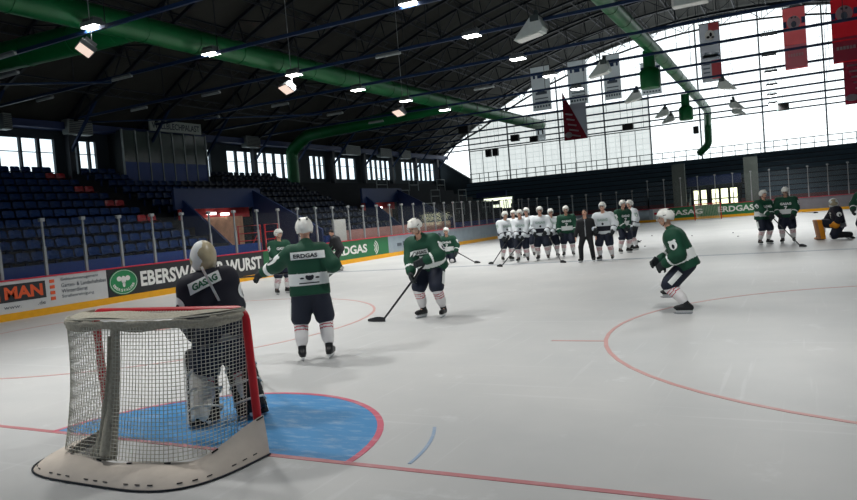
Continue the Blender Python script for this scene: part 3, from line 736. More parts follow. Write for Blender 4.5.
# ================================================================== GOALS
m_net = mat('net_cord', srgb(196, 194, 182), .9, 0, .2, 30); m_netd = mat('net_bundle', srgb(166, 162, 148), .95, 0, .45, 45, .2, .8)
m_canvas = mat('skirt_canvas', srgb(206, 196, 184), .8, 0, .14, 7, .3, .3)
def goal(gx, gy, flip, label, fine):
    t = thing('hockey_goal', (gx, gy, 0), label, 'goal')
    def P(x, y, z): return V(gx+x*flip-.03*z, gy+y*flip, z)
    w = .94
    def top(s):
        return V(np.interp(s, tl, tx), np.interp(s, tl, ty))
    aa = np.linspace(PI, 0, 801); bxs = 1.03*np.sign(np.cos(aa))*np.abs(np.cos(aa))**.5; bys = -.97*np.abs(np.sin(aa))**.5
    bl = np.concatenate([[0], np.cumsum(np.hypot(np.diff(bxs), np.diff(bys)))]); bl /= bl[-1]
    def base(s, k=1.0): return V(k*np.interp(s, bl, bxs), k*np.interp(s, bl, bys))
    tx = np.linspace(-w, w, 801); ty = -.54*np.maximum(0, 1-np.abs(tx/w)**4)**.42
    tl = np.concatenate([[0], np.cumsum(np.hypot(np.diff(tx), np.diff(ty)))]); tl /= tl[-1]
    mb = MB(); rr = .09
    pts = [P(-w, 0, 0), P(-w, 0, 1.22-rr)]+[P(-w+rr*(1-math.cos(a)), 0, 1.22-rr+rr*math.sin(a)) for a in np.linspace(.3, PI/2, 5)]
    pts += [P(w-rr*(1-math.cos(a)), 0, 1.22-rr+rr*math.sin(a)) for a in np.linspace(PI/2, .3, 5)]+[P(w, 0, 1.22-rr), P(w, 0, 0)]
    mb.tube(pts, .036, 10); mb.build('post_frame', m_red, t)
    NS, NT = (74, 36) if fine else (22, 12)
    def back(s, tt):
        a, b = top(s), base(s, .78); zt, zb = 1.2, .14
        f = tt; sag = .03*math.sin(PI*f)*min(1, 6*s*(1-s)); p = a*(1-f)+b*f; p = p*(1-sag)
        return P(p[0], p[1], zt*(1-f)+zb*f)
    mb = MB(); R = .0031 if fine else .008
    for i in range(NS+1): mb.tube([back(i/NS, j/NT) for j in range(NT+1)], R, 3, 0, False)
    for j in range(NT+1): mb.tube([back(i/NS, j/NT) for i in range(NS+1)], R, 3, 0, False)
    mb.build('back_net', m_net, t)
    mb = MB()
    def roof_(s, f):
        a = top(s); return P(a[0], a[1]*f, 1.23-.02*math.sin(PI*f))
    for i in range(1, NS): mb.tube([roof_(i/NS, j/8) for j in range(9)], R*1.3, 3, 0, False)
    for j in range(9): mb.tube([roof_(i/NS, j/8) for i in range(NS+1)], R*1.3, 3, 0, False)
    mb.build('roof_net', m_net, t)
    if fine:
        mb = MB(); mb.tube([V(*top(s), 0) for s in (0, 1)], .01, 3) if False else None
        rng = random.Random(3)
        q = [P(top(s)[0], top(s)[1], 1.19+.012*rng.uniform(-1, 1)) for s in np.linspace(.0, .985, 46)]
        mb.tube(q, [.020+.008*rng.random() for _ in q], 8)
        def flap(s, f): p = top(.0+s*.98); return P(p[0]*1.012, p[1]*1.03-.012*math.sin(9*s*PI), 1.215-.075*f*(1+.2*math.sin(23*s)))
        def shelf(s, f): p = top(s); return P(p[0]*.99, p[1]*(.25+.72*f), 1.235-.012*math.sin(14*s+5*f))
        mb.grid(flap, 60, 3); mb.grid(shelf, 60, 6); mb.build('gathered_netting', m_netd, t)
        mb = MB(); mb.tube([P(0.0, -.52, 1.2), P(-.02, -.55, .9), P(-.02, -.63, .5), P(-.02, -.72, .15)], [.035, .042, .05, .07], 10)
        mb.grid(lambda u, v: P(-.02-.30*u*v**2.2+.10*(1-u)*v**2.5, -.55-.17*v+.04*math.sin(8*u), 1.1-1.0*v), 8, 14); mb.build('centre_stay', m_netd, t)
        # canvas skirt round the foot of the net
        def skirt(s, f):
            lift = .12+.20*max(0, (s-.80)/.2)**1.1+.02*math.sin(21*s); o = base(s, 1.0); i_ = base(s, .76+.22*max(0, (s-.8)/.2))
            p = o*(1-f)+i_*f; bulge = .05*math.sin(PI*f)
            return P(p[0], p[1], .005+lift*f+bulge*(1-f))
        mb = MB(); mb.grid(skirt, 64, 8); mb.grid(lambda s, f: skirt(s, 1-f)-V(0, 0, .008), 64, 8); mb.build('canvas_skirt', m_canvas, t)
        for k in range(30):
            s = .03+.95*k/29; mb = MB()
            if k % 4 == 1: mb.tube([skirt(s, .93)+V(0, 0, .008), skirt(s+.018, .93)+V(0, 0, .008)], .007, 5)
            if k % 4 != 1: mb.tube([skirt(s, .12)+V(0, 0, .006), skirt(s+.012, .12)+V(0, 0, .006)], .0045, 5)
            if mb.v: mb.build('lace_stitch', m_black, t)
        mb = MB(); mb.tube([P(*(base(s, 1.005)), .012) for s in np.linspace(0, 1, 80)], .008, 6); mb.build('base_frame', m_steel, t)
    else:
        mb = MB(); mb.tube([P(*(base(s, .9)), .03) for s in np.linspace(0, 1, 24)], .04, 6); mb.build('base_frame', m_white, t)
    return t
goal(0, 0, 1, 'large red-framed hockey goal with grey net and canvas skirt at the blue crease', True)
g = ony(708.5, 221, 53.2); goal(g[0], 53.2, -1, 'small distant hockey goal in front of the far green board', False)

# ================================================================== ROOF EQUIPMENT
def duct(label, pts, rad, extra=()):
    t = thing('air_duct', pts[0], label, 'air duct')
    mb = MB(); P = [V(p) for p in pts]; Q = [P[0]]
    for i in range(1, len(P)-1):
        a, b, c = P[i-1], P[i], P[i+1]; r = min(np.linalg.norm(a-b), np.linalg.norm(c-b), rad*2.2)*.5
        if nrm(b-a)@nrm(c-b) > .995: Q.append(b); continue
        u, v = b+nrm(a-b)*r, b+nrm(c-b)*r
        Q += [(1-f)**2*u+2*f*(1-f)*b+f*f*v for f in np.linspace(0, 1, 6)]
    Q.append(P[-1]); mb.tube(Q, rad, 20); pipe = mb.build('pipe', m_green, t)
    for a, b in zip(P[:-1], P[1:]):
        L = np.linalg.norm(b-a); d = nrm(b-a)
        for k in range(int(L//2.3)+1):
            c = a+d*min(L-.2, .5+k*2.3); mb = MB(); mb.tube([c-d*.03, c+d*.03], rad*1.045, 20); mb.build('joint_ring', m_green, t)
    return t
duct('thickest green air duct, running straight along the hall under the roof', [(-14.2, 3.0, 8.95), (-14.2, 30, 8.95), (-14.2, 54.2, 8.95)], .43)
duct('green side branch leaving the thickest duct towards the window wall near us', [(-14.2, 12.15, 8.95), (-16.0, 11.95, 8.9), (-25.5, 11.05, 8.85)], .5)
duct('green branch duct bending down in front of the side windows', [(-14.3, 36.3, 8.8), (-25.4, 36.3, 8.35), (-26.9, 36.3, 7.4), (-26.9, 36.3, 5.11)], .42)
dt = duct('slimmer green air duct under the roof ridge with two hanging outlets', [(-.55, 12, 8.9), (-.75, 34, 8.9), (-1.1, 50, 8.9), (-1.35, 58.8, 8.85), (-1.6, 60.8, 7.9), (-1.65, 61.0, 6.2), (-2.5, 61.4, 5.5)], .3)
for px, py, y in ((648, 46, 30.0), (684.5, 90, 46.5)):
    c = ony(px, py, y); x = c[0]
    mb = MB(); mb.tube([(x, y, 8.75), (x, y, 7.95)], .27, 18); mb.tube([(x, y, 7.95), (x, y, 7.80), (x, y, 7.1), (x, y, 7.02)], [.3, .46, .46, .42], 20); mb.build('outlet', m_green, dt)

m_lens = emit('lamp_lens', (1, .98, .94), 14.0); m_lampb = mat('lamp_body', srgb(120, 126, 128), .4, .5)
def lamp_proto():
    t = thing('hall_lamp', (0, 0, 0), 'x', 'lamp', 'x')
    mb = MB(); mb.box((0, 0, .07), (.62, .44, .14), None, 0, .02)
    for k in range(7): mb.box((-.24+.08*k, 0, .19), (.015, .32, .12))
    mb.build('housing', m_lampb, t)
    mb = MB(); mb.box((0, 0, -.005), (.56, .38, .03)); mb.build('lens', m_lens, t)
    mb = MB(); mb.tube([(-.2, 0, .12), (-.2, 0, .26), (.2, 0, .26), (.2, 0, .12)], .012, 5); mb.build('bracket', m_steel, t)
    return t
LZH = 8.0
rows = {'left': [(93, 28), (211, 55), (294, 76), (358, 91), (406, 102), (445, 111)], 'middle': [(410, 5), (472, 37), (518, 60), (550, 77), (577, 90)], 'right': [(769, 38), (769, 58), (771, 74), (772, 86), (772, 96), (773, 104)]}
ordn = ['nearest', 'second nearest', 'third nearest', 'fourth nearest', 'fifth nearest', 'sixth nearest', 'seventh nearest']
LAMPS = []
for rn, q in rows.items():
    for i, (px, py) in enumerate(q):
        c = onz(px, py, LZH+.08); ty_ = min(TY, key=lambda v: abs(v-c[1])); c = ony(px, py-1, ty_) if abs(ty_-c[1]) < .9 else c; LAMPS.append((c[0], c[1], c[2], {'left': 'glowing rectangular lamp along the thickest duct, %s of that row in view', 'middle': 'glowing rectangular lamp over mid ice, %s of the middle row in view', 'right': 'glowing lamp hung before the bright end glazing, %s of the right row in view'}[rn] % ordn[i], rn))
for rn, x, ys in (('left', -12.3, (36.0,)), ('middle', -4.6, (-.6, 3.9, 8.4)), ('right', 4.2, (4.0, 14.8))):
    for i, y in enumerate(ys): LAMPS.append((x, y, LZH, 'rectangular hall lamp of the %s row, out of the picture' % rn, rn))
LAMP_W = 74
lp = None
ld = bpy.data.lights.new('hall_lamp_light', 'AREA'); ld.shape = 'RECTANGLE'; ld.size = .54; ld.size_y = .36; ld.spread = math.radians(130); ld.energy = LAMP_W; ld.color = (1, .985, .95)
for x, y, lz, lab, rn in LAMPS:
    vis = 'out of' not in lab
    if not vis and y > 35: continue
    if lp is None: lp = lamp_proto(); o = lp; o.location = (x, y, lz)
    else: o = dup(lp, (x, y, lz))
    o['label'] = lab; o['group'] = 'ceiling lamps of the %s row' % rn
    lo = bpy.data.objects.new('lamp_light', ld); C.objects.link(lo); lo.parent = o; lo.location = (0, 0, -.03)
# tilted floodlights with a warm face
m_warm = emit('flood_face', (1, .78, .66), .55)
for i, (px, py) in enumerate(((86, 48), (287, 88), (399, 112))):
    c = onz(px, py, 7.75)
    t = thing('floodlight', c, 'warm tinted tilted floodlight below the thickest duct, %s of three' % ['nearest', 'middle', 'farthest'][i], 'floodlight', 'warm floodlights under the left duct')
    R = np.array([[1, 0, 0], [0, .8, -.6], [0, .6, .8]]).astype(float); R = R@np.array([[.9, -.43, 0], [.43, .9, 0], [0, 0, 1]])
    mb = MB(); mb.box(c, (.75, .5, .16), R, 0, .02)
    for k in range(6): mb.box(c+(V(-.3+.12*k, 0, .14))@R, (.02, .36, .12), R)
    mb.build('housing', m_lampb, t)
    mb = MB(); mb.box(c+V(0, 0, -.09)@R, (.68, .44, .03), R); mb.build('lit_face', m_warm, t)
    mb = MB(); mb.tube([c+V(.28, 0, .1), (c[0]+.28, c[1], roofz(c[0]+.28)-.15)], .015, 6); mb.build('hanger', m_grey, t)
# unlit tube fittings under the trusses
tub = [(5, 56), (9, 75), (45, 99), (122, 78), (139, 109), (211, 94), (212, 118), (280, 105), (335, 114), (376, 122), (388, 55), (484, 88)]
m_tube = mat('unlit_tube', srgb(150, 158, 158), .5); tp = None
names_ = ['first', 'second', 'third', 'fourth', 'fifth', 'sixth', 'seventh', 'eighth', 'ninth', 'tenth', 'eleventh', 'twelfth', 'thirteenth']
for i, (px, py) in enumerate(tub):
    c = onz(px, py, 8.2)
    if tp is None:
        tp = thing('tube_fitting', (0, 0, 0), 'x', 'light fitting', 'unlit tube fittings')
        mb = MB(); mb.box((0, 0, .05), (1.0, .16, .06)); mb.build('tray', m_lampb, tp)
        mb = MB(); mb.tube([(-.55, 0, -.01), (.55, 0, -.01)], .05, 8); mb.build('tube', m_tube, tp); o = tp
        tp.location = c; WLOC[tp.name] = c
    else: o = dup(tp, c)
    o['label'] = 'unlit grey tube fitting near the window wall, %s counting from the near end' % names_[i] if i < 10 else 'unlit grey tube fitting alone under the dark roof, %s' % ('above the thick duct' if i == 10 else 'beyond the end of the thick duct')
# loudspeaker horns and boxes
m_horn = mat('horn_shell', srgb(196, 204, 200), .5); m_hornd = mat('horn_dark', srgb(60, 70, 70), .6)
def horn(px, py, z, s, flip, label, y=None):
    c = onz(px, py, z)
    t = thing('horn_loudspeaker', c, label, 'loudspeaker', 'wedge loudspeakers under the roof')
    def Q(a, b, d): return c+V(a*flip*s, d*s, b*s)
    mb = MB(); prof = [(-.58, -.30), (.02, .34), (.30, .40), (.46, -.02), (.40, -.14)]
    A = [Q(a, b, -.3) for a, b in prof]; B = [Q(a, b, .3) for a, b in prof]; n = len(prof)
    mb.add(A+B, [tuple(range(n)), tuple(range(n, 2*n))[::-1]]+[(i, (i+1) % n, n+(i+1) % n, n+i) for i in range(n)]); mb.build('shell', m_horn, t)
    mb = MB(); mb.tube([Q(.12, .33, 0), Q(.2, .62, 0)], .09*s, 8); mb.build('driver', m_hornd, t); mb = MB(); q_ = Q(.2, .6, 0); mb.tube([q_, (q_[0], q_[1], roofz(q_[0])-.15)], .012, 5); mb.build('hanger', m_steel, t); mb = MB(); mb.box(Q(.2, .3, -.31), (.3*s, .03, .2*s)); mb.build('side_plate', m_hornd, t)
    mb = MB(); mb.box(Q(-.1, -.245, 0), (.8*s, .5*s, .02), np.array([[.98*flip, 0, .16], [0, 1, 0], [-.16*flip, 0, .98]])); mb.build('mouth', m_white, t)
horn(532, 30, 7.95, 1.0, 1, 'large white wedge loudspeaker under the dark roof left of the ridge duct')
for i, (px, py) in enumerate(((601, 70), (634, 97), (663, 113), (669, 119))): horn(px, py, 7.9, .95, 1, 'grey wedge loudspeaker left of the ridge duct before the glazing, %s' % ['nearest of four', 'second of four', 'third of four', 'farthest of four'][i])
for i, (px, py) in enumerate(((726, 85), (736, 105), (738, 111))): horn(px, py, 7.9, .95, -1, 'grey wedge loudspeaker right of the ridge duct before the glazing, %s' % ['nearest of three', 'middle of three', 'farthest of three'][i])
def speaker(px, py, y, w, h, m, label, d=.4, tilt=0):
    c = ony(px, py, y); t = thing('speaker_box', c, label, 'speaker')
    mb = MB(); mb.box(c, (w, d, h), None, 0, .03); mb.build('cabinet', m, t)
    mb = MB(); mb.box(c-V(0, d/2+.005, 0), (w*.86, .02, h*.86)); mb.build('grille', m_black, t) if m is not m_white else mb.build('front_face', m_horn, t)
    mb = MB(); mb.tube([c+V(0, 0, h/2), (c[0], c[1], roofz(c[0])-.15)], .012, 5); mb.build('hanger', m_steel, t)
m_dkg = mat('speaker_dark', srgb(24, 32, 34), .6)
speaker(690, 1, 19.2, 1.05, .26, m_white, 'long pale box fitting at the top edge right of the ridge duct')
speaker(488.5, 153, 60, .55, .75, m_dkg, 'black speaker box before the lower glazing, left of a pair'); speaker(495.5, 152, 60, .55, .75, m_dkg, 'black speaker box before the lower glazing, right of a pair')
speaker(628, 127, 54, .85, .5, m_dkg, 'black wide speaker box before the end glazing left of the ridge duct'); speaker(696, 130, 58, .4, .6, m_dkg, 'small black speaker box beside the bend of the ridge duct')
speaker(783, 107, 54, .8, .5, mat('speaker_green', srgb(44, 66, 62), .6), 'dark green speaker box at the right of the end glazing')
speaker(464, 130, 44, .8, .55, m_dkg, 'dark speaker box at the far end of the left duct, leftmost'); speaker(515, 138, 52, .7, .55, m_dkg, 'dark speaker box under the far end of the left duct'); speaker(534, 139, 55, .7, .5, m_dkg, 'dark speaker box right of the far end of the left duct')

# ================================================================== BANNERS
m_bw = translucent('banner_white', srgb(206, 214, 218), .7); m_bb = mat('banner_blue', srgb(40, 62, 100), .8); m_bt = mat('banner_print', srgb(84, 96, 110), .8)
m_br = translucent('banner_red', srgb(214, 40, 52), .7); m_bdr = translucent('banner_maroon', srgb(124, 36, 54), .65); m_bp = translucent('banner_mauve', srgb(160, 90, 116), .7); m_bg = translucent('banner_grey', srgb(176, 180, 188), .75)
m_brp = translucent('banner_glare_red', srgb(226, 104, 108), .75); m_bpk = translucent('banner_glare_mauve', srgb(208, 172, 188), .75)  # paler red and mauve: glare from the bright glazing put into the colour
def banner(a, b, y, label, base):
    A, B = ony(*a, y), ony(*b, y); x0, x1 = A[0], B[0]; z1 = A[2]; z0 = B[2]
    t = thing('hanging_banner', ((x0+x1)/2, y, z0), label, 'banner')
    mb = MB(); mb.grid(lambda u, v: (x0+(x1-x0)*u, y+.012*math.sin(5*u+3*v), z0+(z1-z0)*v), 6, 10); cl = mb.build('cloth', base, t)
    mb = MB(); mb.tube([(x0-.05, y, z1), (x1+.05, y, z1)], .03, 6); zr = roofz((x0+x1)/2)-1.0
    for x in (x0+.1, x1-.1): mb.tube([(x, y, z1), (x, y, zr)], .008, 4)
    mb.build('hanging_rod', m_steel, t)
    def bx(mb, u0, u1, v0, v1, mi=0): mb.add([(x0+(x1-x0)*u, y-.022, z0+(z1-z0)*v) for u, v in ((u0, v0), (u1, v0), (u1, v1), (u0, v1))], [(0, 1, 2, 3)], mi)
    def el(mb, u, v, ru, rv, lift=.03): mb.prism(ellipse(x0+(x1-x0)*u, z0+(z1-z0)*v, ru, rv, 20), (0, y-lift-(.01 if lift > .03 else 0), 0), FXu, LZ, .006)
    return t, cl, bx, el
for i, (a, b) in enumerate((((530, 68), (552, 109)), ((567, 62), (588.5, 103)), ((602, 56), (622, 98)), ((640, 64), (662, 93)))):
    t, cl, bx, el = banner(a, b, 44 if i < 3 else 46, ['pale banner with a blue top band, leftmost before the end glazing', 'pale banner with a blue top band above the maroon pennant', 'pale banner with a blue top band nearest left of the duct outlet', 'pale banner hanging behind the large duct outlet'][i], m_bw)
    mb = MB(); bx(mb, 0, 1, .80, .87); bx(mb, .3, .7, .42, .47); bx(mb, .35, .65, .73, .8); bx(mb, .12, .24, .73, .8); bx(mb, .78, .9, .73, .8); mb.build('blue_print', m_bb, cl)
    mb = MB(); bx(mb, .2, .8, .36, .42); bx(mb, .15, .85, .26, .285); bx(mb, .15, .85, .19, .21)
    for k in range(6): bx(mb, .08+.15*k, .18+.15*k, .07, .12)
    mb.build('grey_print', m_bt, cl)
A, B = ony(561, 92, 42.2), ony(588, 138, 42.2)
t = thing('hanging_banner', ((A[0]+B[0])/2, 42.2, B[2]), 'banner split diagonally into maroon and grey below the second pale banner', 'banner')
x0, x1, z0, z1 = A[0], B[0], B[2], A[2]
mb = MB(); mb.prism([(x0, z0), (x1, z0), (x0+.05, z1)], (0, 42.2, 0), FXu, LZ, .02); cl = mb.build('maroon_half', m_bdr, t)
mb = MB(); mb.prism([(x0+.45, z1-.9), (x1, z1-.9), (x1, z0+.02)], (0, 42.21, 0), FXu, LZ, .02); mb.build('grey_half', m_bg, t)
mb = MB()
for k in range(5): mb.box((x0+.42+.09*k, 42.185, z1-1.55-.36*k), (.5+.05*k, .012, .1), np.array([[.97, 0, -.25], [0, 1, 0], [.25, 0, .97]]))
mb.prism(ellipse(x0+.32, z0+.35, .24, .2), (0, 42.185, 0), FXu, LZ, .012); mb.build('pale_print', m_bg, cl)
mb = MB(); mb.tube([(x0+.05, 42.2, z1), (x0+.05, 42.2, 15)], .01, 4); mb.tube([(x1, 42.2, z1-.9), (x1, 42.2, 15)], .01, 4); mb.build('hanging_cord', m_steel, t)
t, cl, bx, el = banner((699, 25), (722.5, 80), 40, 'grey and red banner with a round white badge right of the ridge duct', m_bg)
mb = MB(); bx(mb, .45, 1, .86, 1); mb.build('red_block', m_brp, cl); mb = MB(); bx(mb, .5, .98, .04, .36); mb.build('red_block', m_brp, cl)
mb = MB(); el(mb, .5, .79, .27, .3); b_ = mb.build('white_badge', m_white, cl); mb = MB(); bx(mb, .08, .95, .40, .46); mb.prism([(x, z) for x, z in [(.45, 9.75), (1.4, 9.75), (1.25, 10.02), (.95, 9.9), (.62, 10.1)]], (0, 40-.016, 0), FXu, LZ, .012); mb.build('pale_figure', m_bw, cl)
mb = MB(); el(mb, .42, .76, .09, .07, .04); el(mb, .56, .80, .07, .12, .04); el(mb, .66, .75, .08, .05, .04); mb.build('badge_figure', m_black, b_)
mb = MB()
for k in range(4): bx(mb, .08, .42, .08+.07*k, .105+.07*k)
mb.build('dark_print', m_bt, cl)
for (a, b, y, lab, m1, m2) in (((782, 9), (808, 67), 37, 'glare-washed red banner with a pale round crest, right part of the glazing', m_brp, m_bpk), ((830, 0), (861, 60), 30, 'bright red banner with a pale round crest at the upper right corner', m_br, m_bp)):
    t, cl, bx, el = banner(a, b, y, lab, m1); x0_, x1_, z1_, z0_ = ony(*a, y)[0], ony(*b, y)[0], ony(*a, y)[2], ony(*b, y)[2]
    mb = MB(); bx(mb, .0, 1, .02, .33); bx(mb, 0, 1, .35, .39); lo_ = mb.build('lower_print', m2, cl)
    mb = MB(); el(mb, .48, .75, .31, .33); cr = mb.build('crest', m_bw, cl)
    mb = MB()
    for k in range(6): mb.box((x0_+(x1_-x0_)*(.19+.12*k), y-.024, z0_+(z1_-z0_)*.225), (.09, .012, (z1_-z0_)*.05))
    mb.build('lettering', m_bw, lo_)
    mb = MB(); el(mb, .48, .72, .12, .16, .04); el(mb, .40, .83, .05, .05, .04); el(mb, .57, .83, .05, .05, .04)
    mb.build('crest_figure', m_bt, cr)
    mb = MB(); bx(mb, 0, .16, .68, .78); mb.build('blue_print', m_bb, cl); mb = MB(); bx(mb, .82, 1, .72, .82); mb.build('blue_print', m_bb, cl)
t, cl, bx, el = banner((843, 61), (869, 102), 33, 'dark maroon banner below the bright red banner at the right edge', m_bdr)
mb = MB(); el(mb, .3, .15, .25, .15)
for k in range(5): bx(mb, .15+.08*k, .6+.06*k, .85-.13*k, .89-.13*k)
mb.build('pale_print', m_bg, cl)
t, cl, bx, el = banner((535, 121), (546, 140), 56, 'small pale banner just right of the far end of the left duct', m_bw)
mb = MB(); bx(mb, .2, .35, .3, .75); bx(mb, .65, .8, .3, .75); bx(mb, .35, .65, .5, .7); mb.build('dark_print', m_black, cl)

# ================================================================== PEOPLE
m_skin = mat('skin', srgb(206, 158, 134), .55, 0, .06, 12); m_lip = mat('lips', srgb(166, 96, 88), .5); m_eye = mat('eye_dark', srgb(34, 28, 26), .3); m_hair = mat('hair_dark', srgb(36, 28, 24), .8, 0, .3, 30)
m_jg = mat('jersey_green', srgb(8, 66, 46), .75, 0, .12, 14); m_jw = mat('jersey_white', srgb(214, 220, 224), .75, 0, .05, 10); m_jn = mat('jersey_navy', srgb(15, 18, 34), .75, 0, .15, 10)
m_pn = mat('pants_navy', srgb(14, 24, 44), .7, 0, .15, 8); m_sw = mat('sock_white', srgb(222, 220, 220), .85, 0, .05, 14); m_sr = mat('sock_red', srgb(182, 74, 88), .85)
m_boot = mat('boot_black', srgb(20, 22, 24), .4); m_holder = mat('blade_holder', srgb(226, 228, 228), .4); m_bladem = mat('blade_steel', srgb(170, 176, 180), .2, .9)
m_helm = mat('helmet_white', srgb(228, 228, 222), .3, 0, .03); m_glove = mat('glove_dark', srgb(20, 30, 34), .65); m_pwhite = mat('print_white', srgb(226, 230, 228), .7, 0, .03); m_pgreen = mat('print_green', srgb(20, 92, 62), .7)
m_pgrey = mat('print_grey_green', srgb(150, 172, 164), .7); m_pdark = mat('print_dark', srgb(20, 26, 34), .7); m_visor = glassy('visor', (.93, .95, .95), .12, .04, .04); m_track = mat('tracksuit_black', srgb(20, 22, 26), .75, 0, .2, 8)
m_camo = mat('mask_pattern', srgb(176, 164, 134), .35, 0, .55, 9); m_shaft = mat('stick_shaft', srgb(26, 28, 32), .4); m_shaftw = mat('stick_pale', srgb(196, 194, 186), .5); m_tape = mat('stick_tape', srgb(224, 224, 220), .8)
m_padd = mat('pad_dark', srgb(18, 20, 24), .6); m_padw = mat('pad_white', srgb(206, 206, 200), .6, 0, .08); m_pado = mat('pad_orange', srgb(232, 150, 20), .55, 0, .1); m_padt = mat('pad_tan', srgb(176, 128, 96), .6, 0, .15)

def ik(a, b, l1, l2, pole):
    a, b = V(a), V(b); d = b-a; L = np.linalg.norm(d)
    if L > l1+l2-.004: b = a+d/L*(l1+l2-.004); d = b-a; L = np.linalg.norm(d)
    x = (L*L+l1*l1-l2*l2)/(2*L); h = math.sqrt(max(0, l1*l1-x*x)); dn = d/L
    pl = V(pole)-dn*(V(pole)@dn); return a+dn*x+nrm(pl)*h, b
OUT = {
 'green': dict(j=m_jg, band=m_pwhite, glove=m_glove, helm=m_helm, pants=m_pn),
 'white': dict(j=m_jw, band=m_jn, glove=m_glove, helm=m_helm, pants=m_pn),
}
def hand_fingers(S, w, hd, pn, s=1.0, curl=.8):
    """palm, four unequal curled fingers and a thumb leaving the side of the palm; hd = along the hand, pn = the way the palm faces"""
    hd, pn = nrm(hd), nrm(pn); pn = nrm(pn-hd*(pn@hd)); sd = np.cross(hd, pn)
    c = w+hd*.05*s; S.box(c, V(.048, .042, .018)*s, np.array([hd, sd, pn]), .014*s, .02)
    for i, L in enumerate((.070, .078, .074, .060)):
        a = w+hd*.09*s+sd*(.033-.022*i)*s; r = .0105*s
        d1 = nrm(hd*math.cos(.5*curl)+pn*math.sin(.5*curl)); d2 = nrm(hd*math.cos(1.5*curl)+pn*math.sin(1.5*curl)); d3 = nrm(hd*math.cos(2.6*curl)+pn*math.sin(2.6*curl))
        b = a+d1*L*.45*s; e = b+d2*L*.35*s; f = e+d3*L*.28*s
        S.cone(a-hd*.02*s, b, r*1.1, r, .008); S.cone(b, e, r, r*.95, .006); S.cone(e, f, r*.95, r*.8, .006)
    a = w+hd*.03*s+sd*.036*s; b = a+nrm(hd*.55+sd*.7+pn*.45)*.038*s; e = b+nrm(hd*.8+pn*.6)*.032*s
    S.cone(a, b, .015*s, .012*s, .012); S.cone(b, e, .012*s, .010*s, .008)
def build_stick(label, butt, heel, bdir, blade=.30, goalie=False, light=False, tape=True):
    butt, heel = V(butt), V(heel); ax = nrm(heel-butt); bd = V(bdir[0], bdir[1], 0); bd = nrm(bd)
    t = thing('goalie_stick' if goalie else 'hockey_stick', (heel[0], heel[1], 0), label, 'stick')
    mb = MB(); side = nrm(np.cross(ax, bd)); end = heel+V(0, 0, .05)
    mb.bar(butt, end, .034, .022, 0, side); 
    if goalie: mb.bar(end-ax*.62, end, .085, .026, 0, side)
    mb.build('shaft', m_shaftw if light else m_shaft, t)
    mb = MB(); h = .085 if not goalie else .10; w = .014 if not goalie else .024; N = 7; cur = side*V(1, 1, 0)
    top, bot = [], []
    for i in range(N+1):
        f = i/N; p = V(heel[0], heel[1], heel[2]+.006)+bd*(blade*f-.03)+cur*(.035*f*f); hh = h*(.75+.35*math.sin(PI*min(1, f*1.1+.1)))*(1 if f < .95 else .75); zz = .03*max(0, f-.75)
        for L, z in ((bot, zz), (top, hh)):
            L.append(p+cur*w/2+V(0, 0, z)); L.append(p-cur*w/2+V(0, 0, z))
    vs = bot+top; M = 2*(N+1); fs = []
    for i in range(N):
        a = 2*i; fs += [(a, a+2, M+a+2, M+a), (a+1, M+a+1, M+a+3, a+3), (a, a+1, a+3, a+2), (M+a, M+a+2, M+a+3, M+a+1)]
    fs += [(0, M, M+1, 1), (M-2, M-1, 2*M-1, 2*M-2)]
    mb.add(vs, fs); mb.build('blade', m_shaft if not (goalie and light) else m_shaftw, t)
    if tape:
        mb = MB(); mb.bar(butt-ax*.005, butt+ax*.13, .038, .027, 0, side); mb.build('grip_tape', m_tape, t)
    return t

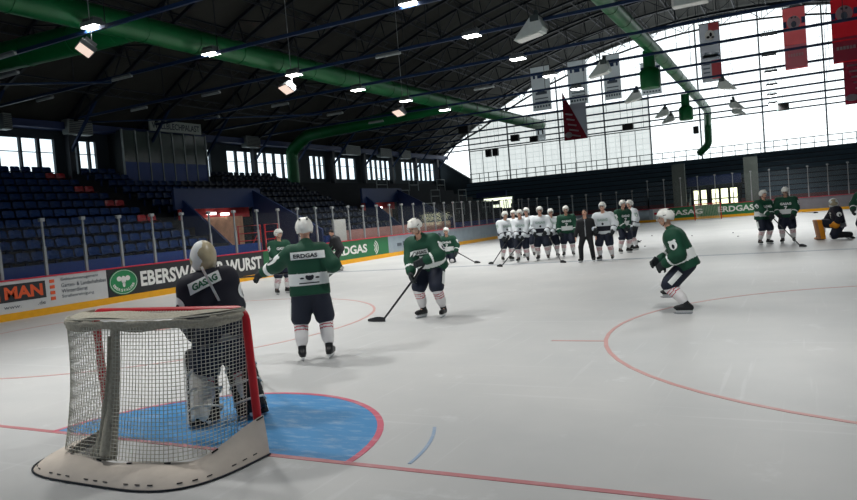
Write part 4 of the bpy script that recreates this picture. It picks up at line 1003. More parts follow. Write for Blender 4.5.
def person(label, xy, rel, outfit='green', group=None, hands=None, feet=None, lean=.12, crouch=0.0, side=0.0, head=(0, -.1), scale=1.0, vox=.022, visor=True,
           legs=None, kind='player', poles=None, front=True, back=None, chest='GASAG', twist=0.0, bulk=1.0):
    x, y = xy; az = math.atan2(CAM[0]-x, CAM[1]-y)+math.radians(rel)
    F = V(math.sin(az), math.cos(az), 0); R = V(math.cos(az), -math.sin(az), 0); Z = V(0, 0, 1); O = V(x, y, 0); s = scale
    def W(p): return O+s*(R*p[0]+F*p[1]+Z*p[2])
    t = thing('person', (x, y, 0), label, 'person', group)
    pel = V(0, -.03-.25*math.sin(lean)*.5, .98-crouch)
    A = nrm(V(math.sin(side), math.sin(lean), math.cos(lean)*math.cos(side))); Rl = nrm(V(math.cos(twist), math.sin(twist), 0)-A*(A@V(math.cos(twist), math.sin(twist), 0))); Fl = np.cross(A, Rl)*-1
    Fl = np.cross(A, Rl); Fl = Fl if Fl[1] > 0 else -Fl
    nb = pel+A*.592; sw_ = (.225 if kind == 'player' else .205)*bulk; sh = {-1: pel+A*.465-Rl*sw_, 1: pel+A*.465+Rl*sw_}
    hy, hp = head
    hf = nrm(V(math.sin(hy)*math.cos(hp), math.cos(hy)*math.cos(hp), math.sin(hp))); hr = nrm(np.cross(hf, V(0, 0, 1))); hu = np.cross(hr, hf)
    hc = nb+nrm(A*.75+V(0, .1, .5))*.10+hu*.085+hf*.02
    if outfit == 'goalie': nb = pel+A*.525; sh = {q: pel+A*.475+Rl*q*sw_ for q in (-1, 1)}; hc = nb+nrm(A*.75+V(0, .1, .5))*.10+hu*.085+hf*.02
    hip = {-1: pel-Rl*.10-A*.03, 1: pel+Rl*.10-A*.03}
    hands = hands or {}; feet = feet or {}; poles = poles or {}
    el, ha, kn, an, toe = {}, {}, {}, {}, {}
    for q, nm in ((-1, 'L'), (1, 'R')):
        hp_ = hands.get(nm, (q*.41, .14, .93)); el[q], ha[q] = ik(sh[q], hp_, .30, .28, poles.get(nm, (q*1.0, -.5, -.3)))
        if legs and nm in legs: kn[q], an[q], toe[q] = [V(v) for v in legs[nm]]
        else:
            f = feet.get(nm, (q*.17, 0)); an[q] = V(f[0], f[1]-.03, .15); ta = f[2] if len(f) > 2 else q*.2
            toe[q] = V(math.sin(ta), math.cos(ta), 0); kn[q], an[q] = ik(hip[q], an[q], .44, .42, toe[q]*.8+V(0, .5, 0))
    T = lambda v: nrm(R*v[0]+F*v[1]+Z*v[2])
    wA, wR, wF = T(A), T(Rl), T(Fl); wHf, wHr, wHu = T(hf), T(hr), T(hu); HR = np.array([wHr, wHf, wHu]); hcw = W(hc)
    # ---- body: one continuous surface
    S = SDF()
    for q in (-1, 1): S.cone(W(hip[q]+A*.05), W(pel+A*.44+Rl*q*.09), .115*s, .105*s, .08)
    S.cone(W(sh[-1]), W(sh[1]), .075*s, .075*s, .08); S.cone(W(nb-A*.06), hcw-wHu*.05*s, .062*s, .054*s, .05)
    for q in (-1, 1):
        S.cone(W(sh[q]), W(el[q]), .06*s, .045*s, .03); S.cone(W(el[q]), W(ha[q]), .045*s, .03*s, .015)
        S.cone(W(hip[q]), W(kn[q]), .09*s, .06*s, .05); S.cone(W(kn[q]), W(an[q]), .056*s, .04*s, .015); S.cone(W(an[q]), W(an[q])+s*T(toe[q])*.12-Z*.06*s, .04*s, .032*s, .02)
        if kind == 'coach': hand_fingers(S, W(ha[q]), W(ha[q])-W(el[q]), wF*-.2-wR*q*.9, s)
    S.ell(hcw, V(.076, .095, .112)*s, HR, .02); S.ell(hcw+(-wHu*.055+wHf*.035)*s, V(.054, .062, .062)*s, HR, .03)
    S.cone(hcw+(wHf*.092+wHu*.005)*s, hcw+(wHf*.112-wHu*.028)*s, .010*s, .016*s, .015)                 # nose
    S.ell(hcw+(wHf*.082-wHu*.062)*s, V(.024, .016, .010)*s, HR, .012)                                  # mouth
    for q in (-1, 1):
        S.ell(hcw+(wHr*q*.079-wHu*.008)*s, V(.012, .026, .034)*s, HR, .008); S.ell(hcw+(wHr*q*.033+wHf*.093+wHu*.012)*s, V(.016, .012, .012)*s, HR, .01, True)
        S.ell(hcw+(wHr*q*.033+wHf*.083+wHu*.012)*s, V(.013, .013, .013)*s, HR, .006)
    def facemat(P):
        l = ((P-hcw)/s)@HR.T; o = np.zeros(len(P), int)
        for q in (-1, 1): o[(abs(l[:, 0]-q*.033) < .014) & (abs(l[:, 2]-.013) < .010) & (l[:, 1] > .07)] = 2
        o[(abs(l[:, 0]) < .026) & (abs(l[:, 2]+.062) < .009) & (l[:, 1] > .07)] = 1
        return o
    sdf_build('body', S, min(vox, .017)*s, [m_skin, m_lip, m_eye], t, facemat)
    o_ = OUT.get(outfit, OUT['green'])
    # ---- jersey or jacket
    J = SDF(); jm = o_['j']; hem = -.10 if kind == 'player' else -.06
    if kind == 'coach': jm = m_track
    if outfit == 'goalie': jm = m_jn; hem = -.14
    b0, b1 = (.178, .168) if kind != 'coach' else (.15, .15)
    if outfit == 'goalie': b0, b1 = .178, .165
    b0 *= bulk; b1 *= bulk
    for q in (-1, 1): J.cone(W(pel+A*(hem-.1)+Rl*q*.115), W(pel+A*.40+Rl*q*.115), b0*s, b1*s, .09)
    J.cone(W(pel+A*hem), W(pel+A*.42), b0*s, b1*s, .09)
    J.cone(W(sh[-1]-A*.02), W(sh[1]-A*.02), .115*s if kind != 'coach' else .09*s, .115*s if kind != 'coach' else .09*s, .09); J.cone(W(nb-A*.1), W(nb-A*.01), .11*s, .082*s, .06)
    J.clip(W(pel+A*hem), -wA)
    ntor = len(J.p); ar = (.128, .112, .088) if kind != 'coach' else (.088, .07, .055)
    if outfit == 'goalie': ar = (.122, .105, .095)
    ar = [v*bulk for v in ar]
    for q in (-1, 1):
        J.cone(W(sh[q]), W(el[q]), ar[0]*s, ar[1]*s, .06); J.cone(W(el[q]), W(el[q])+.86*(W(ha[q])-W(el[q])), ar[1]*s, ar[2]*s, .03)
    J.ell(W(nb)+wF*.03*s, V(.072, .085, .06)*s, np.array([wR, wF, wA]), .02, True)
    base = W(pel)
    def jmat(P):
        l = (P-base)/s; a = l@wA; near = J.nearest(P); o = np.zeros(len(P), int); tor = near < ntor
        if kind == 'coach':
            f = l@wF; o[tor & (abs(l@wR) < .012) & (f > .05)] = 1; return o
        if outfit == 'goalie': o[tor & (a > -.13) & (a < .02)] = 1; return o
        lo, hi = ((.03, .19) if outfit == 'green' else (.01, .16))
        o[tor & (a > lo) & (a < hi)] = 1
        for k, q in enumerate((-1, 1)):
            E, H = W(el[q]), W(ha[q]); tt = ((P-E)@(H-E))/((H-E)@(H-E)); o[(near == ntor+2*k+1) & (tt > .5) & (tt < .62)] = 1
        return o
    jo, jvf = sdf_build('jersey' if kind != 'coach' else 'jacket', J, vox*s, [jm, o_['band'] if kind != 'coach' else m_grey] if outfit != 'goalie' else [m_jn, m_bg], t, jmat)
    # prints laid on the jersey
    if kind == 'player' and outfit != 'goalie':
        pr = m_pwhite if outfit != 'white' else m_pdark; mb = MB(); mk = MB()
        up = wA; cen = W(pel+A*.37)
        pcol = m_pwhite if outfit != 'white' else m_pgrey
        if front and chest:
            if vox < .018:
                decal_rect(mb, jvf, cen+wF*.0, -wR, up, .32*s, .10*s); decal_text(mk, jvf, chest, cen, -wR, up, .26*s, .06*s)
            else: decal_text(mb, jvf, chest, cen, -wR, up, .34*s, .085*s, 0, .05)
            o1 = mb.build('chest_print', pcol, jo); mb = MB()
            if mk.v: mk.build('lettering', m_pdark, o1); mk = MB()
            if outfit == 'white': decal_disc(mb, jvf, cen-wA*.13*s, -wR, up, .035*s, .04*s); mb.build('chest_emblem', m_pdark, jo)
            else: decal_text(mb, jvf, '7', cen-wA*.14*s, -wR, up, .10*s, .13*s, 0, .06); mb.build('chest_number', pcol, jo)
            mb = MB()
        if back:
            bw = .44; decal_rect(mb, jvf, cen+wA*.05*s, wR, up, bw*s, .10*s); o1 = mb.build('name_band', m_pwhite, jo); mb = MB()
            decal_text(mk, jvf, back, cen+wA*.045*s-wR*.03*s, wR, up, bw*.70*s, .055*s, 0, .03); mk.build('lettering', m_pdark, o1); mk = MB()
            if outfit == 'green':
                for k, rx in enumerate((.05, .028, .028)): decal_disc(mk, jvf, W(pel+A*.125)+wR*(0, -.1, .1)[k]*s, wR, up, rx*s, (.032, .012, .012)[k]*s, 0, .012)
                for k in range(2): decal_disc(mk, jvf, W(pel+A*.14)+wR*(-.035+.07*k)*s, wR, up, .02*s, .022*s, 0, .012)
                decal_rect(mk, jvf, W(pel+A*.06)-wR*.01*s, wR, up, .26*s, .016*s, 0, .011, 4); mk.build('hem_emblem', m_pdark, jo); mk = MB()
        for q in (-1, 1):                                                   # shoulder crest on each upper arm
            m_ = W(sh[q]+(el[q]-sh[q])*.42); n_ = nrm(wR*q+wF*.25); ax = nrm(W(sh[q])-W(el[q])); uu = nrm(np.cross(ax, n_)); vv = np.cross(n_, uu)
            decal_disc(mb, jvf, m_, uu, vv, .062*s, .075*s); decal_disc(mk, jvf, m_-vv*.02*s, uu, vv, .022*s, .036*s, 0, .012)
            for k in (-1, 1): decal_disc(mb, jvf, m_+uu*k*.04*s+vv*.06*s, uu, vv, .022*s, .022*s)
            o1 = mb.build('arm_crest', pcol, jo); mk.build('crest_figure', m_pdark if outfit != 'white' else m_pwhite, o1); mb = MB(); mk = MB()
    if outfit == 'goalie':
        mb = MB(); mk = MB(); cen = W(pel+A*.40)
        if back:
            cen = W(pel+A*.45)-wR*.05*s; decal_rect(mb, jvf, cen, nrm(wR+wA*.22), wA, .31*s, .105*s, 0, .022, 12); decal_text(mk, jvf, back, cen, nrm(wR+wA*.22), wA, .25*s, .065*s, 0, .04, .032); o1 = mb.build('name_patch', m_pwhite, jo); mk.build('lettering', m_pgreen, o1)
        else:
            decal_text(mb, jvf, '7', cen-wA*.12*s, -wR, wA, .10*s, .15*s, 0, .05); mb.build('chest_number', m_pwhite, jo); mb = MB(); decal_text(mb, jvf, 'GASAG', cen, -wR, wA, .24*s, .05*s, 0, .03); mb.build('chest_print', m_pwhite, jo)
        for q in (-1, 1):
            m_ = W(sh[q]+(el[q]-sh[q])*.58); n_ = nrm(wR*q+wF*(-.55 if back else .2)); ax = nrm(W(sh[q])-W(el[q])); uu = nrm(np.cross(ax, n_)); vv = np.cross(n_, uu)
            mb = MB(); mk = MB(); decal_disc(mb, jvf, m_, uu, vv, .075*s, .075*s); decal_disc(mk, jvf, m_-vv*.03*s+uu*.01, uu, vv, .026*s, .042*s, 0, .012)
            o1 = mb.build('arm_crest', m_pwhite, jo); mk.build('crest_figure', m_pdark, o1)
    # ---- pants, socks, skates
    Pn = SDF(); pr0, pr1 = ((.145, .135) if kind == 'player' else (.125, .085)) if outfit != 'goalie' else (.165, .15)
    Pn.cone(W(pel-Rl*.07), W(pel+Rl*.07), .13*s, .13*s, .05)
    for q in (-1, 1):
        k_ = kn[q]+(hip[q]-kn[q])*.06 if kind == 'player' else kn[q]; Pn.cone(W(hip[q]), W(k_), pr0*s, pr1*s, .05)
        if kind == 'coach': Pn.cone(W(kn[q]), W(an[q])-Z*.03*s, .088*s, .075*s, .03)
    po, pvf = sdf_build('pants' if kind == 'player' else 'trousers', Pn, vox*s, o_['pants'] if kind == 'player' else m_track, t)
    if kind == 'player' and outfit == 'green':
        for q in (-1, 1):
            mb = MB(); m_ = W(hip[q]+(kn[q]-hip[q])*.62); n_ = nrm(wR*q); ax = nrm(W(hip[q])-W(kn[q])); uu = nrm(np.cross(ax, n_)); decal_rect(mb, pvf, m_, uu, np.cross(n_, uu), .085*s, .24*s); mb.build('side_print', m_pwhite, po)
    for q in (-1, 1):
        K, N = W(kn[q]), W(an[q]); d = nrm(N-K); tt_ = T(toe[q]); fw = nrm(tt_-d*(tt_@d))
        if kind == 'player':
            So = SDF(); So.cone(K-d*.05*s, N-d*.09*s, .095*s, .07*s, .02); So.ell(K+d*.02*s+fw*.035*s, V(.06, .05, .09)*s, np.array([np.cross(fw, d), fw, d]), .03); So.cone(K+d*.05*s+fw*.02*s, K+d*.26*s-fw*.012*s, .086*s, .082*s, .04)
            L = np.linalg.norm(N-K)
            def smat(P, K=K, d=d, L=L):
                a = ((P-K)@d)/L; o = np.zeros(len(P), int); ang = .02*np.sign((P-K)@fw)
                for c in (.20, .30, .40): o[abs(a-c-ang) < .02] = 1
                return o
            sdf_build('sock', So, min(vox, .017)*s, [m_sw, m_sr], t, smat)
        B = SDF(); G = V(N[0], N[1], N[2]-.15*s)
        tw = tt_; lowf = 1.0
        upz = Z if legs is None or abs(tt_[2]) < .3 else nrm(np.cross(np.cross(tt_, Z), tt_))
        if legs and abs(tt_[2]) > .3: G = N-upz*.15*s
        Rb = np.array([np.cross(tw, upz), tw, upz]); h0 = .062 if kind == 'player' or outfit == 'skater_coach' else .0
        sk = lambda a, b, c: G+(Rb[0]*a+Rb[1]*b+Rb[2]*c)*s
        B.cone(sk(0, -.015, .12), N-d*(.155 if kind == 'player' else .04)*s, .052*s, .06*s, .02); B.ell(sk(0, .09, .105), V(.047, .125, .045)*s, Rb, .03); B.ell(sk(0, -.035, .10), V(.042, .06, .05)*s, Rb, .03)
        B.box(sk(0, .05, .07), V(.036, .13, .012)*s, Rb, .008, .01); B.clip(sk(0, 0, .062), -Rb[2], .0)
        bo, _ = sdf_build('skate', B, .013*s, m_boot, t)
        mb = MB(); mb.box(sk(0, .05, .046), V(.022, .25, .036)*s, Rb, 0, .004)
        for f in (-.045, .13): mb.box(sk(0, f, .055), V(.03, .07, .03)*s, Rb)
        mb.build('blade_holder', m_holder, bo)
        mb = MB(); mb.prism([(-.10, .03), (-.085, .006), (-.05, 0), (.14, 0), (.18, .008), (.2, .03)], sk(0, .02, 0)-0*Z, Rb[1]*s, Rb[2]*s, .004); mb.build('blade', m_bladem, bo)
        if kind == 'player':
            mb = MB(); 
            for k in range(4): mb.box(sk(0, .065-.018*k, .145+.026*k), V(.05, .01, .008)*s, Rb)
            mb.build('lace', m_pwhite, bo)
    # ---- gloves
    if kind == 'player':
        for q in (-1, 1):
            E, H = W(el[q]), W(ha[q]); d = nrm(H-E); pn = nrm(wF*-.3-wR*q*.8-Z*.3)
            G_ = SDF(); G_.cone(H-d*.14*s, H-d*.02*s, .092*s, .058*s, .03); G_.box(H+d*.04*s, V(.062, .062, .042)*s, np.array([d, np.cross(d, nrm(pn-d*(pn@d))), nrm(pn-d*(pn@d))]), .02, .03)
            hand_fingers(G_, H-d*.005*s, d, pn, 1.42*s, .75)
            def gmat(P, H=H, d=d):
                a = ((P-H)@d)/s; o = np.zeros(len(P), int); o[(a < -.09)] = 1; return o
            if outfit == 'goalie': continue
            sdf_build('glove', G_, .012*s, [o_['glove'], m_pwhite], t, gmat)
    # ---- headgear
    Hl = lambda a, b, c: hcw+(wHr*a+wHf*b+wHu*c)*s
    if outfit == 'goalie':
        M_ = SDF(); M_.ell(Hl(0, .0, .012), V(.118, .142, .148)*s, HR, .02); M_.ell(Hl(0, .05, -.07), V(.085, .095, .085)*s, HR, .05); M_.ell(Hl(0, -.05, -.03), V(.11, .09, .115)*s, HR, .03); M_.box(Hl(0, .17, -.01), V(.07, .07, .055)*s, HR, .03, .01, True); M_.clip(Hl(0, 0, -.125), -wHu)
        mo, _ = sdf_build('goalie_mask', M_, .013*s, [m_camo, m_pwhite], t, lambda P: (np.abs(((P-hcw)@wHr)/s+.04+.02*np.sin(((P-hcw)@wHu)*40)) < .05).astype(int))
        mb = MB()
        for k in range(5): mb.tube([Hl(.085*math.sin(a), .155*math.cos(a), .035-.022*k) for a in np.linspace(-.9, .9, 7)], .004*s, 4)
        for k in range(-2, 3): mb.tube([Hl(.03*k, .15-.01*abs(k), .05), Hl(.03*k, .158-.01*abs(k), -.06)], .004*s, 4)
        mb.build('cage', m_grey, mo)
    elif kind == 'player':
        M_ = SDF(); M_.ell(Hl(0, -.010, .032), V(.113, .137, .121)*s, HR, .02); M_.ell(Hl(0, -.05, .005), V(.104, .095, .092)*s, HR, .03)
        M_.clip(Hl(0, 0, -.006), nrm(-wHu+wHf*.50))
        for q in (-1, 1): M_.cone(Hl(q*.093, -.005, .02), Hl(q*.089, .0, -.05), .025*s, .019*s, .02)
        for k in (-1, 1): M_.cone(Hl(k*.04, -.09, .134), Hl(k*.045, .06, .15), .008*s, .008*s, .012)
        ho, _ = sdf_build('helmet', M_, .012*s, o_['helm'], t)
        mb = MB()
        for q in (-1, 1):
            mb.tube([Hl(q*.086, .0, -.05), Hl(q*.07, .03, -.10), Hl(0, .055, -.125)], .006*s, 5, 0)
            mb.box(Hl(q*.106, -.0, .045), V(.02, .05, .012)*s, HR); mb.box(Hl(q*.05, -.085, .122), V(.02, .05, .02)*s, HR)
        mb.build('strap', m_pdark, ho)
        if visor:
            mb = MB(); a0 = 1.25
            def vis(o): return lambda u, v: Hl((.112+o)*math.sin((u-.5)*2*a0), (.136+o)*math.cos((u-.5)*2*a0)-.004, .058-.095*v-.02*v*abs(math.sin((u-.5)*2*a0)))
            mb.grid(vis(.008), 14, 4); mb.grid(lambda u, v: vis(.005)(1-u, v), 14, 4); mb.build('visor', m_visor, ho)
    else:
        Hs = SDF(); Hs.ell(Hl(0, -.014, .022), V(.084, .098, .106)*s, HR, .02); Hs.clip(Hl(0, 0, .0), nrm(-wHu*.75+wHf*.66)); sdf_build('hair', Hs, .013*s, m_hair, t)
    return dict(t=t, W=W, ha=ha, el=el, kn=kn, an=an, s=s, wR=wR, wF=wF, wA=wA, toe=toe, T=T, hip=hip)
def local(xy, rel, P, s=1.0):
    az = math.atan2(CAM[0]-xy[0], CAM[1]-xy[1])+math.radians(rel); F = V(math.sin(az), math.cos(az), 0); R = V(math.cos(az), -math.sin(az), 0)
    d = V(P)-V(xy[0], xy[1], 0); return ((d@R)/s, (d@F)/s, d[2]/s)
def gp(px, py): return tuple(onz(px, py)[:2])
def on_line(a, b, z):
    a, b = V(a), V(b); t = (z-a[2])/(b[2]-a[2]); return a+(b-a)*t
def leg_pads(p, m_face, m_side, m_in, wide=.30):
    for q in (-1, 1):
        K, N = p['W'](p['kn'][q]), p['W'](p['an'][q]); s = p['s']; d = nrm(N-K); tt = p['T'](p['toe'][q]); fw = nrm(tt-d*(tt@d)); rt = np.cross(fw, d)
        S = SDF(); S.box((K+N)/2+fw*.105*s-d*.02, V(wide/2, .055, .40)*s, np.array([rt, fw, d]), .04, .02); S.box(K-d*.13*s+fw*.10*s, V(wide/2*.95, .05, .10)*s, np.array([rt, fw, d]), .03, .04)
        S.box(N+d*.07*s+fw*.13*s, V(wide/2*.8, .07, .05)*s, np.array([rt, fw, d]), .03, .04); S.clip(V(0, 0, .025), V(0, 0, -1))
        po, _ = sdf_build('leg_pad', S, .017, [m_face, m_side], p['t'], lambda P, K=K, fw=fw: (((P-K)@fw) < .075).astype(int))
        S = SDF(); S.box((K+N)/2+fw*.01*s-rt*q*.115*s+d*.06*s, V(.018, .09, .24)*s, np.array([rt, fw, d]), .015, .02); S.ell((K+N)/2-fw*.06*s-rt*q*.045*s+d*.09*s, V(.085, .06, .25)*s, np.array([rt, fw, d]), .03)
        sdf_build('calf_flap', S, .017, m_in if q == -1 else m_side, po)
        mb = MB()
        for k in (-.16, .02, .20):
            c = (K+N)/2+d*k*s; mb.tube([c+rt*.15*s+fw*.05*s, c+rt*.13*s-fw*.09*s, c-fw*.115*s, c-rt*.13*s-fw*.09*s, c-rt*.15*s+fw*.05*s], .012*s, 6)
        mb.build('strap', m_in, po)

ALL = []
# ---- goalie in the near goal, seen from behind
xy = (-.10, .72); rel = 172
top = ony(202, 268, .20); heel = onz(261, 384)
r_hand = on_line(top, heel, .92)
p = person('goalie in navy jersey and patterned mask standing in the near goal mouth, seen from behind', xy, rel, 'goalie', None,
           hands={'R': local(xy, rel, r_hand), 'L': (-.26, .32, .92)}, feet={'L': (-.20, .02, -.1), 'R': (.21, .02, .15)}, lean=.22, crouch=.08, side=-.15, head=(.45, -.02), vox=.014, back='GASAG', front=False, scale=1.04, bulk=.76, poles={'R': (.5, -.7, -.8), 'L': (-.5, -.5, -1)})
leg_pads(p, m_padw, m_padd, m_padw)
H = V(r_hand); E = p['W'](p['el'][1]); d = nrm(H-E)
S = SDF(); S.box(H+d*.02-p['wF']*.12, (.10, .05, .19), np.array([p['wR'], p['wF'], V(0, 0, 1)]), .03); hand_fingers(S, H-d*.02, d, -p['wR'], 1.3, .75); S.cone(H-d*.2, H, .085, .07, .03)
sdf_build('blocker', S, .014, m_padw, p['t'])
H = p['W'](p['ha'][-1]); E = p['W'](p['el'][-1]); d = nrm(H-E); S = SDF(); S.ell(H+d*.08, (.10, .06, .14), np.array([p['wF'], p['wR'], V(0, 0, 1)]), .03); S.cone(H-d*.18, H, .085, .075, .04); hand_fingers(S, H, d, p['wR'], 1.4, .5)
sdf_build('catching_glove', S, .014, m_padd, p['t'])
build_stick('pale goalie stick slanting across the back of the near goalie', top, heel, tuple((onz(271, 409)-onz(261, 384))[:2]), .36, True, True, False)

# ---- the near green player, back to us, left arm out
xy = gp(316, 359.5); rel = 176
lh = onz(263, 280, 1.13)
lh = V(xy[0], xy[1], 0)+V(local(xy, rel, lh)[0]*0, 0, 0) if False else lh
az = math.atan2(CAM[0]-xy[0], CAM[1]-xy[1])
dep = CF@(V(xy[0], xy[1], 1)-CAM)
def at_depth(px, py, dd): 
    r_ = ray(px, py); return CAM+r_*(dd/(r_@CF))
LH, RH = at_depth(262, 280, dep+.22), at_depth(329, 275, dep+.12)
butt = RH+(RH-LH)*0+nrm(RH-LH)*.06+V(0, 0, .16)
heel1 = at_depth(196, 300, dep+1.15)
p = person('player in green jersey with ERDGAS on the back, arm out, just beyond the goalie', xy, rel, 'green', None, hands={'L': local(xy, rel, LH), 'R': local(xy, rel, RH)},
           feet={'L': (-.17, .02, -.05), 'R': (.19, .0, .35)}, lean=.06, crouch=.01, head=(.12, .0), vox=.014, back='ERDGAS', front=False, scale=1.06, bulk=.86, poles={'R': (.35, -1, -.3), 'L': (-.2, -.5, -1)})
ax = nrm(LH-RH); hl = RH+ax*1.5; hl[2] = .72
build_stick('dark stick held out sideways by the green player with ERDGAS on his back', RH-ax*.22+V(0, 0, .09), on_line(RH, LH, LH[2])*0+LH+ax*.75, (-.6, -.5), .28)

# ---- green player looking down at his stick blade
xy = gp(434, 317); rel = 28; dep = CF@(V(xy[0], xy[1], 1)-CAM)
heel = onz(384, 322); h1 = at_depth(425, 264, dep-.42); ln = nrm(heel-h1); h2 = h1+ln*.42
p = person('player in green jersey looking down at the stick blade held out on the ice', xy, rel, 'green', None, hands={'R': local(xy, rel, h2), 'L': local(xy, rel, h1)},
           feet={'L': (.20, .03, -.1), 'R': (-.20, .03, -.35)} if False else {'R': (.19, .05, .3), 'L': (-.19, .0, -.15)}, lean=.48, crouch=.05, side=.10, head=(.35, -.5), vox=.015, scale=1.06, poles={'R': (.8, -.5, -.3), 'L': (-.9, -.5, .0)})
bd_ = onz(364, 322.5)-onz(386, 322); build_stick('long black stick with its blade on the ice below the player looking down', h1-ln*.12, heel, (bd_[0], bd_[1]), .38)

# ---- skater in profile on the right
xy = gp(684.5, 311.5); rel = 92; 
p = person('player in green jersey gliding alone in profile beside the face-off circle line', xy, rel, 'green', None, hands={'L': (-.20, .24, .80), 'R': (.10, .34, .84)},
           feet={'L': local(xy, rel, onz(686, 314), 1.01)[:2]+(.05,), 'R': local(xy, rel, onz(668, 304), 1.01)[:2]+(.1,)}, lean=.38, crouch=.18, head=(-.05, -.12), vox=.015, scale=1.01, poles={'L': (-.5, -.9, -.2), 'R': (.5, -.8, -.2)})

# ---- green player beyond the near one
xy = gp(283, 294); rel = -28
p = person('player in green jersey facing right, half hidden behind the near green player', xy, rel, 'green', None, head=(-.35, -.05), scale=1.0, lean=.1, hands={'R': (.2, .34, 1.0), 'L': (-.25, .3, 1.0)})

# ---- kneeling green player
xy = gp(449, 263); rel = 10; heel = onz(475, 263.5); W_ = V(xy[0], xy[1], 0)
p = person('player in green jersey kneeling on the ice in front of the pale far boards', xy, rel, 'green', None, hands={'L': (-.34, .18, .42), 'R': (.22, .30, .62)}, crouch=.52, lean=.12, head=(.1, -.1), scale=1.04,
           legs={'L': ((-.16, .10, .10), (-.18, -.32, .10), (0, -.8, -.55)), 'R': ((.18, .14, .12), (.16, -.30, .10), (0, -.8, -.55))})
h = p['W'](p['ha'][-1]); hh = V(h); b_ = h+nrm(h-heel)*.12
build_stick('stick lying out to the right from the kneeling green player', b_, heel, (.9, -.1), .28)

# ---- coach by the left boards, bent head, seen from behind right
xy = gp(340, 271)
p = person('coach in black tracksuit bending forward beside the left green board', xy, 118, 'coach', None, kind='coach', lean=.42, crouch=.04, head=(-.1, -.5), hands={'L': (-.16, .42, .78), 'R': (.14, .42, .80)}, scale=.97, feet={'L': (-.1, .0, 0), 'R': (.12, .02, 0)})

# ---- the group at the blue line
def add(label, px, py, rel, outfit, hands=None, head=(0, -.1), scale=1.0, stick=None, slabel=None, lean=.12, feet=None, kind='player', dy=0, sb=None):
    xy = gp(px+(2.5 if px < 640 else 0), py); H = dict(hands or {})
    heel = h1 = None
    if stick is not None:
        dep = CF@(V(xy[0], xy[1], 1)-CAM); heel = onz(stick[2], stick[3]); h1 = at_depth(stick[0], stick[1], dep-.32); ln = nrm(heel-h1); h2 = h1+ln*.30
        a, b = local(xy, rel, h1, scale*.97), local(xy, rel, h2, scale*.97)
        if a[0] > b[0]: H['R'], H['L'] = a, b
        else: H['L'], H['R'] = a, b
    p = person(label, xy, rel, outfit, None, hands=H, head=head, scale=scale*.97, lean=lean, feet=feet, kind=kind, vox=.02)
    if stick is not None:
        bd = onz(stick[2]+stick[4], stick[3])-heel; build_stick(slabel, h1-ln*.14, heel, (bd[0], bd[1]), .28)
    return p
add('player in white jersey at the left end of the far group, face turned away', 505, 261, -25, 'white', scale=1.02, stick=(508, 240, 493, 264.5, -4), slabel='stick of the leftmost white player, blade farthest left of the group', head=(-.3, -.1))
add('player in white jersey standing half hidden behind the two leftmost white players', 514, 257, 5, 'white', scale=1.03, head=(.2, 0))
add('player in white jersey second from the left at the front of the group', 521, 262, 10, 'white', scale=1.03, stick=(522, 241, 502, 267, -4), slabel='stick crossing in front of the second white player, blade low between the left two', head=(.1, -.1))
add('player in white jersey, only the helmet and shoulder showing behind the second one', 527.5, 257, 12, 'white', scale=1.06, head=(.15, 0))
add('tall player in white jersey left of the green player in the group, seen square on', 541, 260, 8, 'white', scale=1.06, hands={'R': (.22, .26, .98), 'L': (-.2, .28, 1.0)}, head=(.0, -.05))
add('player in white jersey behind the tall one, beside the green player of the group', 551, 257.5, -10, 'white', scale=1.0, stick=(550, 238, 561, 263, 2), slabel='stick slanting down to the right before the hidden white player of the group')
add('player in green jersey standing in the middle of the white group', 566.5, 256.5, 0, 'green', scale=1.03, head=(.0, -.05), hands={'R': (.28, .2, .92), 'L': (-.3, .2, .92)})
add('coach in black tracksuit with whistle cord standing in the middle of the group', 585.5, 262, 8, 'coach', scale=.95, kind='coach', head=(.1, .05), feet={'L': (-.2, .0, -.3), 'R': (.22, .03, .4)}, hands={'L': (-.36, .12, .84), 'R': (.36, .12, .86)}, lean=.05)
xy = gp(584.5, 262)
add('large player in white jersey standing in front of the group at its right', 604, 260.5, 14, 'white', scale=1.04, head=(.1, -.05), hands={'R': (.24, .3, 1.04), 'L': (-.34, .26, .98)}, feet={'L': (-.2, .02, -.2), 'R': (.2, .0, .3)})
add('player in green jersey facing away from the group at its end', 622.5, 253, -35, 'green', scale=1.05, head=(-.1, -.05), stick=(627, 232, 637, 242.5, 6), slabel='stick with upturned blade right of the group, held by the end green player')
add('player in white jersey behind the green player at the end of the far group', 631.5, 250, 60, 'white', scale=1.04, head=(.1, 0))
# ---- the pair and the kneeling goalie on the right
add('player in green jersey turned right talking, left one of the pair at the right', 765, 244.5, -38, 'green', scale=1.02, head=(-.25, 0), stick=(772, 217, 800, 247, 6), slabel='stick reaching down right across the front of the talking pair')
add('player in green jersey facing us with head bowed, right one of the pair', 788.5, 243, 6, 'green', scale=1.05, head=(.05, -.45), hands={'R': (.24, .26, 1.0), 'L': (-.22, .28, .96)})
xy = gp(838, 239); rel = 76
p = person('goalie in navy jersey with orange pads kneeling on one knee on the far ice', xy, rel, 'goalie', None, hands={'R': (.26, .36, .52), 'L': (-.30, .12, .50)}, crouch=.46, lean=.16, head=(.1, -.1), scale=1.02,
           legs={'L': ((-.20, .16, .14), (-.22, -.30, .14), (0, -.8, -.5)), 'R': ((.16, .40, .56), (.16, .42, .15), (0, 1, 0))}, back=None)
K, N = p['W'](p['kn'][1]), p['W'](p['an'][1]); d = nrm(N-K); fw = p['wF']; rt = np.cross(fw, d)
S = SDF(); S.box((K+N)/2+fw*.10, (.14, .125, .35), np.array([rt, fw, d]), .04, .02); S.box(N+fw*.17-V(0, 0, .09), (.13, .08, .05), np.array([rt, fw, d]), .03, .04); S.clip(V(0, 0, .02), V(0, 0, -1)); sdf_build('leg_pad', S, .018, [m_padt, m_pado], p['t'], lambda P: (((P-K)@fw) < .18).astype(int))
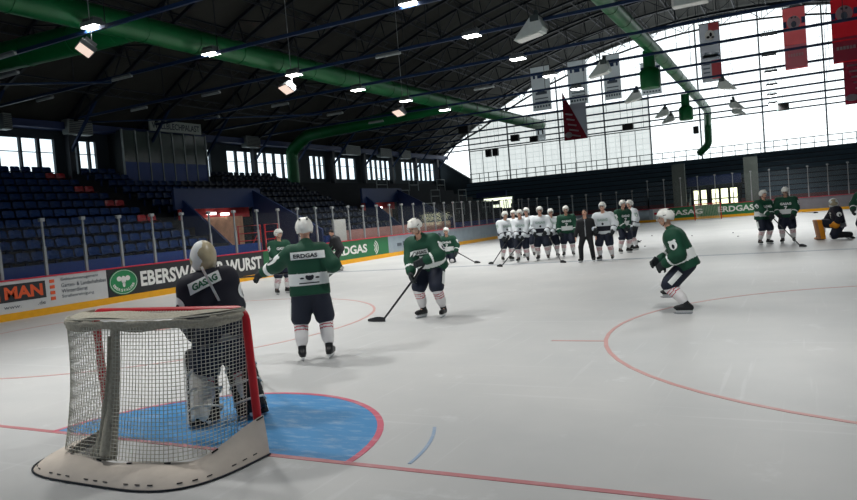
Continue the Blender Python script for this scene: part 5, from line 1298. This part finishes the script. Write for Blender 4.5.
K, N = p['W'](p['kn'][-1]), p['W'](p['an'][-1]); S = SDF(); S.cone(K+V(0, 0, .02), N, .12, .10, .03); S.clip(V(0, 0, .02), V(0, 0, -1)); sdf_build('leg_pad', S, .018, m_padd, p['t'])
H = p['W'](p['ha'][-1]); S = SDF(); S.ell(H, (.13, .12, .13)); hand_fingers(S, H, p['wF'], -p['wR'], 1.4, .6); sdf_build('catching_glove', S, .016, m_pado, p['t'])
H = p['W'](p['ha'][1]); S = SDF(); S.box(H+p['wF']*.08, (.11, .04, .18), np.array([p['wR'], p['wF'], V(0, 0, 1)]), .03); hand_fingers(S, H, p['wF'], -p['wR'], 1.3, .7); sdf_build('blocker', S, .016, m_pado, p['t'])
add('player in dark jersey cut off by the right edge of the picture', 868, 241, 30, 'green', scale=1.03, head=(.2, -.05), hands={'R': (.26, .26, 1.0), 'L': (-.25, .3, 1.0)})
build_stick('lone stick lying with its blade up behind the right one of the pair', onz(801, 213.6)+V(0, 0, .12), onz(814, 213.4), (1, .6), .34)

# ---- pucks
pk = None
m_puck = mat('puck_rubber', srgb(18, 18, 20), .6)
for i, (px, py, where) in enumerate(((652, 236, 'left of the gliding player, nearest the end boards'), (641, 241, 'beside the upturned stick blade'), (668, 239, 'just right of the gliding player'), (733, 233, 'far out on the right ice, farther of two'), (738, 236.5, 'far out on the right ice, nearer of two'), (645, 246.5, 'right of the group near its feet'), (612, 252, 'between the legs at the right of the group'), (692, 236, 'alone behind the gliding player'))):
    c = onz(px, py); c[2] = .0
    if pk is None:
        mb = MB(); mb.tube([(0, 0, .002), (0, 0, .0045), (0, 0, .0245), (0, 0, .027)], [.035, .038, .038, .035], 20); pk = mb.build('puck', m_puck); o = pk
    else: o = pk.copy(); C.objects.link(o)
    o.location = Vector(c); props(o, 'black puck on the ice ' + where, 'puck', 'pucks on the far ice')

# ================================================================== LIGHT FROM OUTSIDE THE HALL
wd = bpy.data.worlds.new('sky'); sc.world = wd; wd.use_nodes = True
bg = wd.node_tree.nodes['Background']; bg.inputs[0].default_value = (.72, .84, 1, 1); bg.inputs[1].default_value = .16
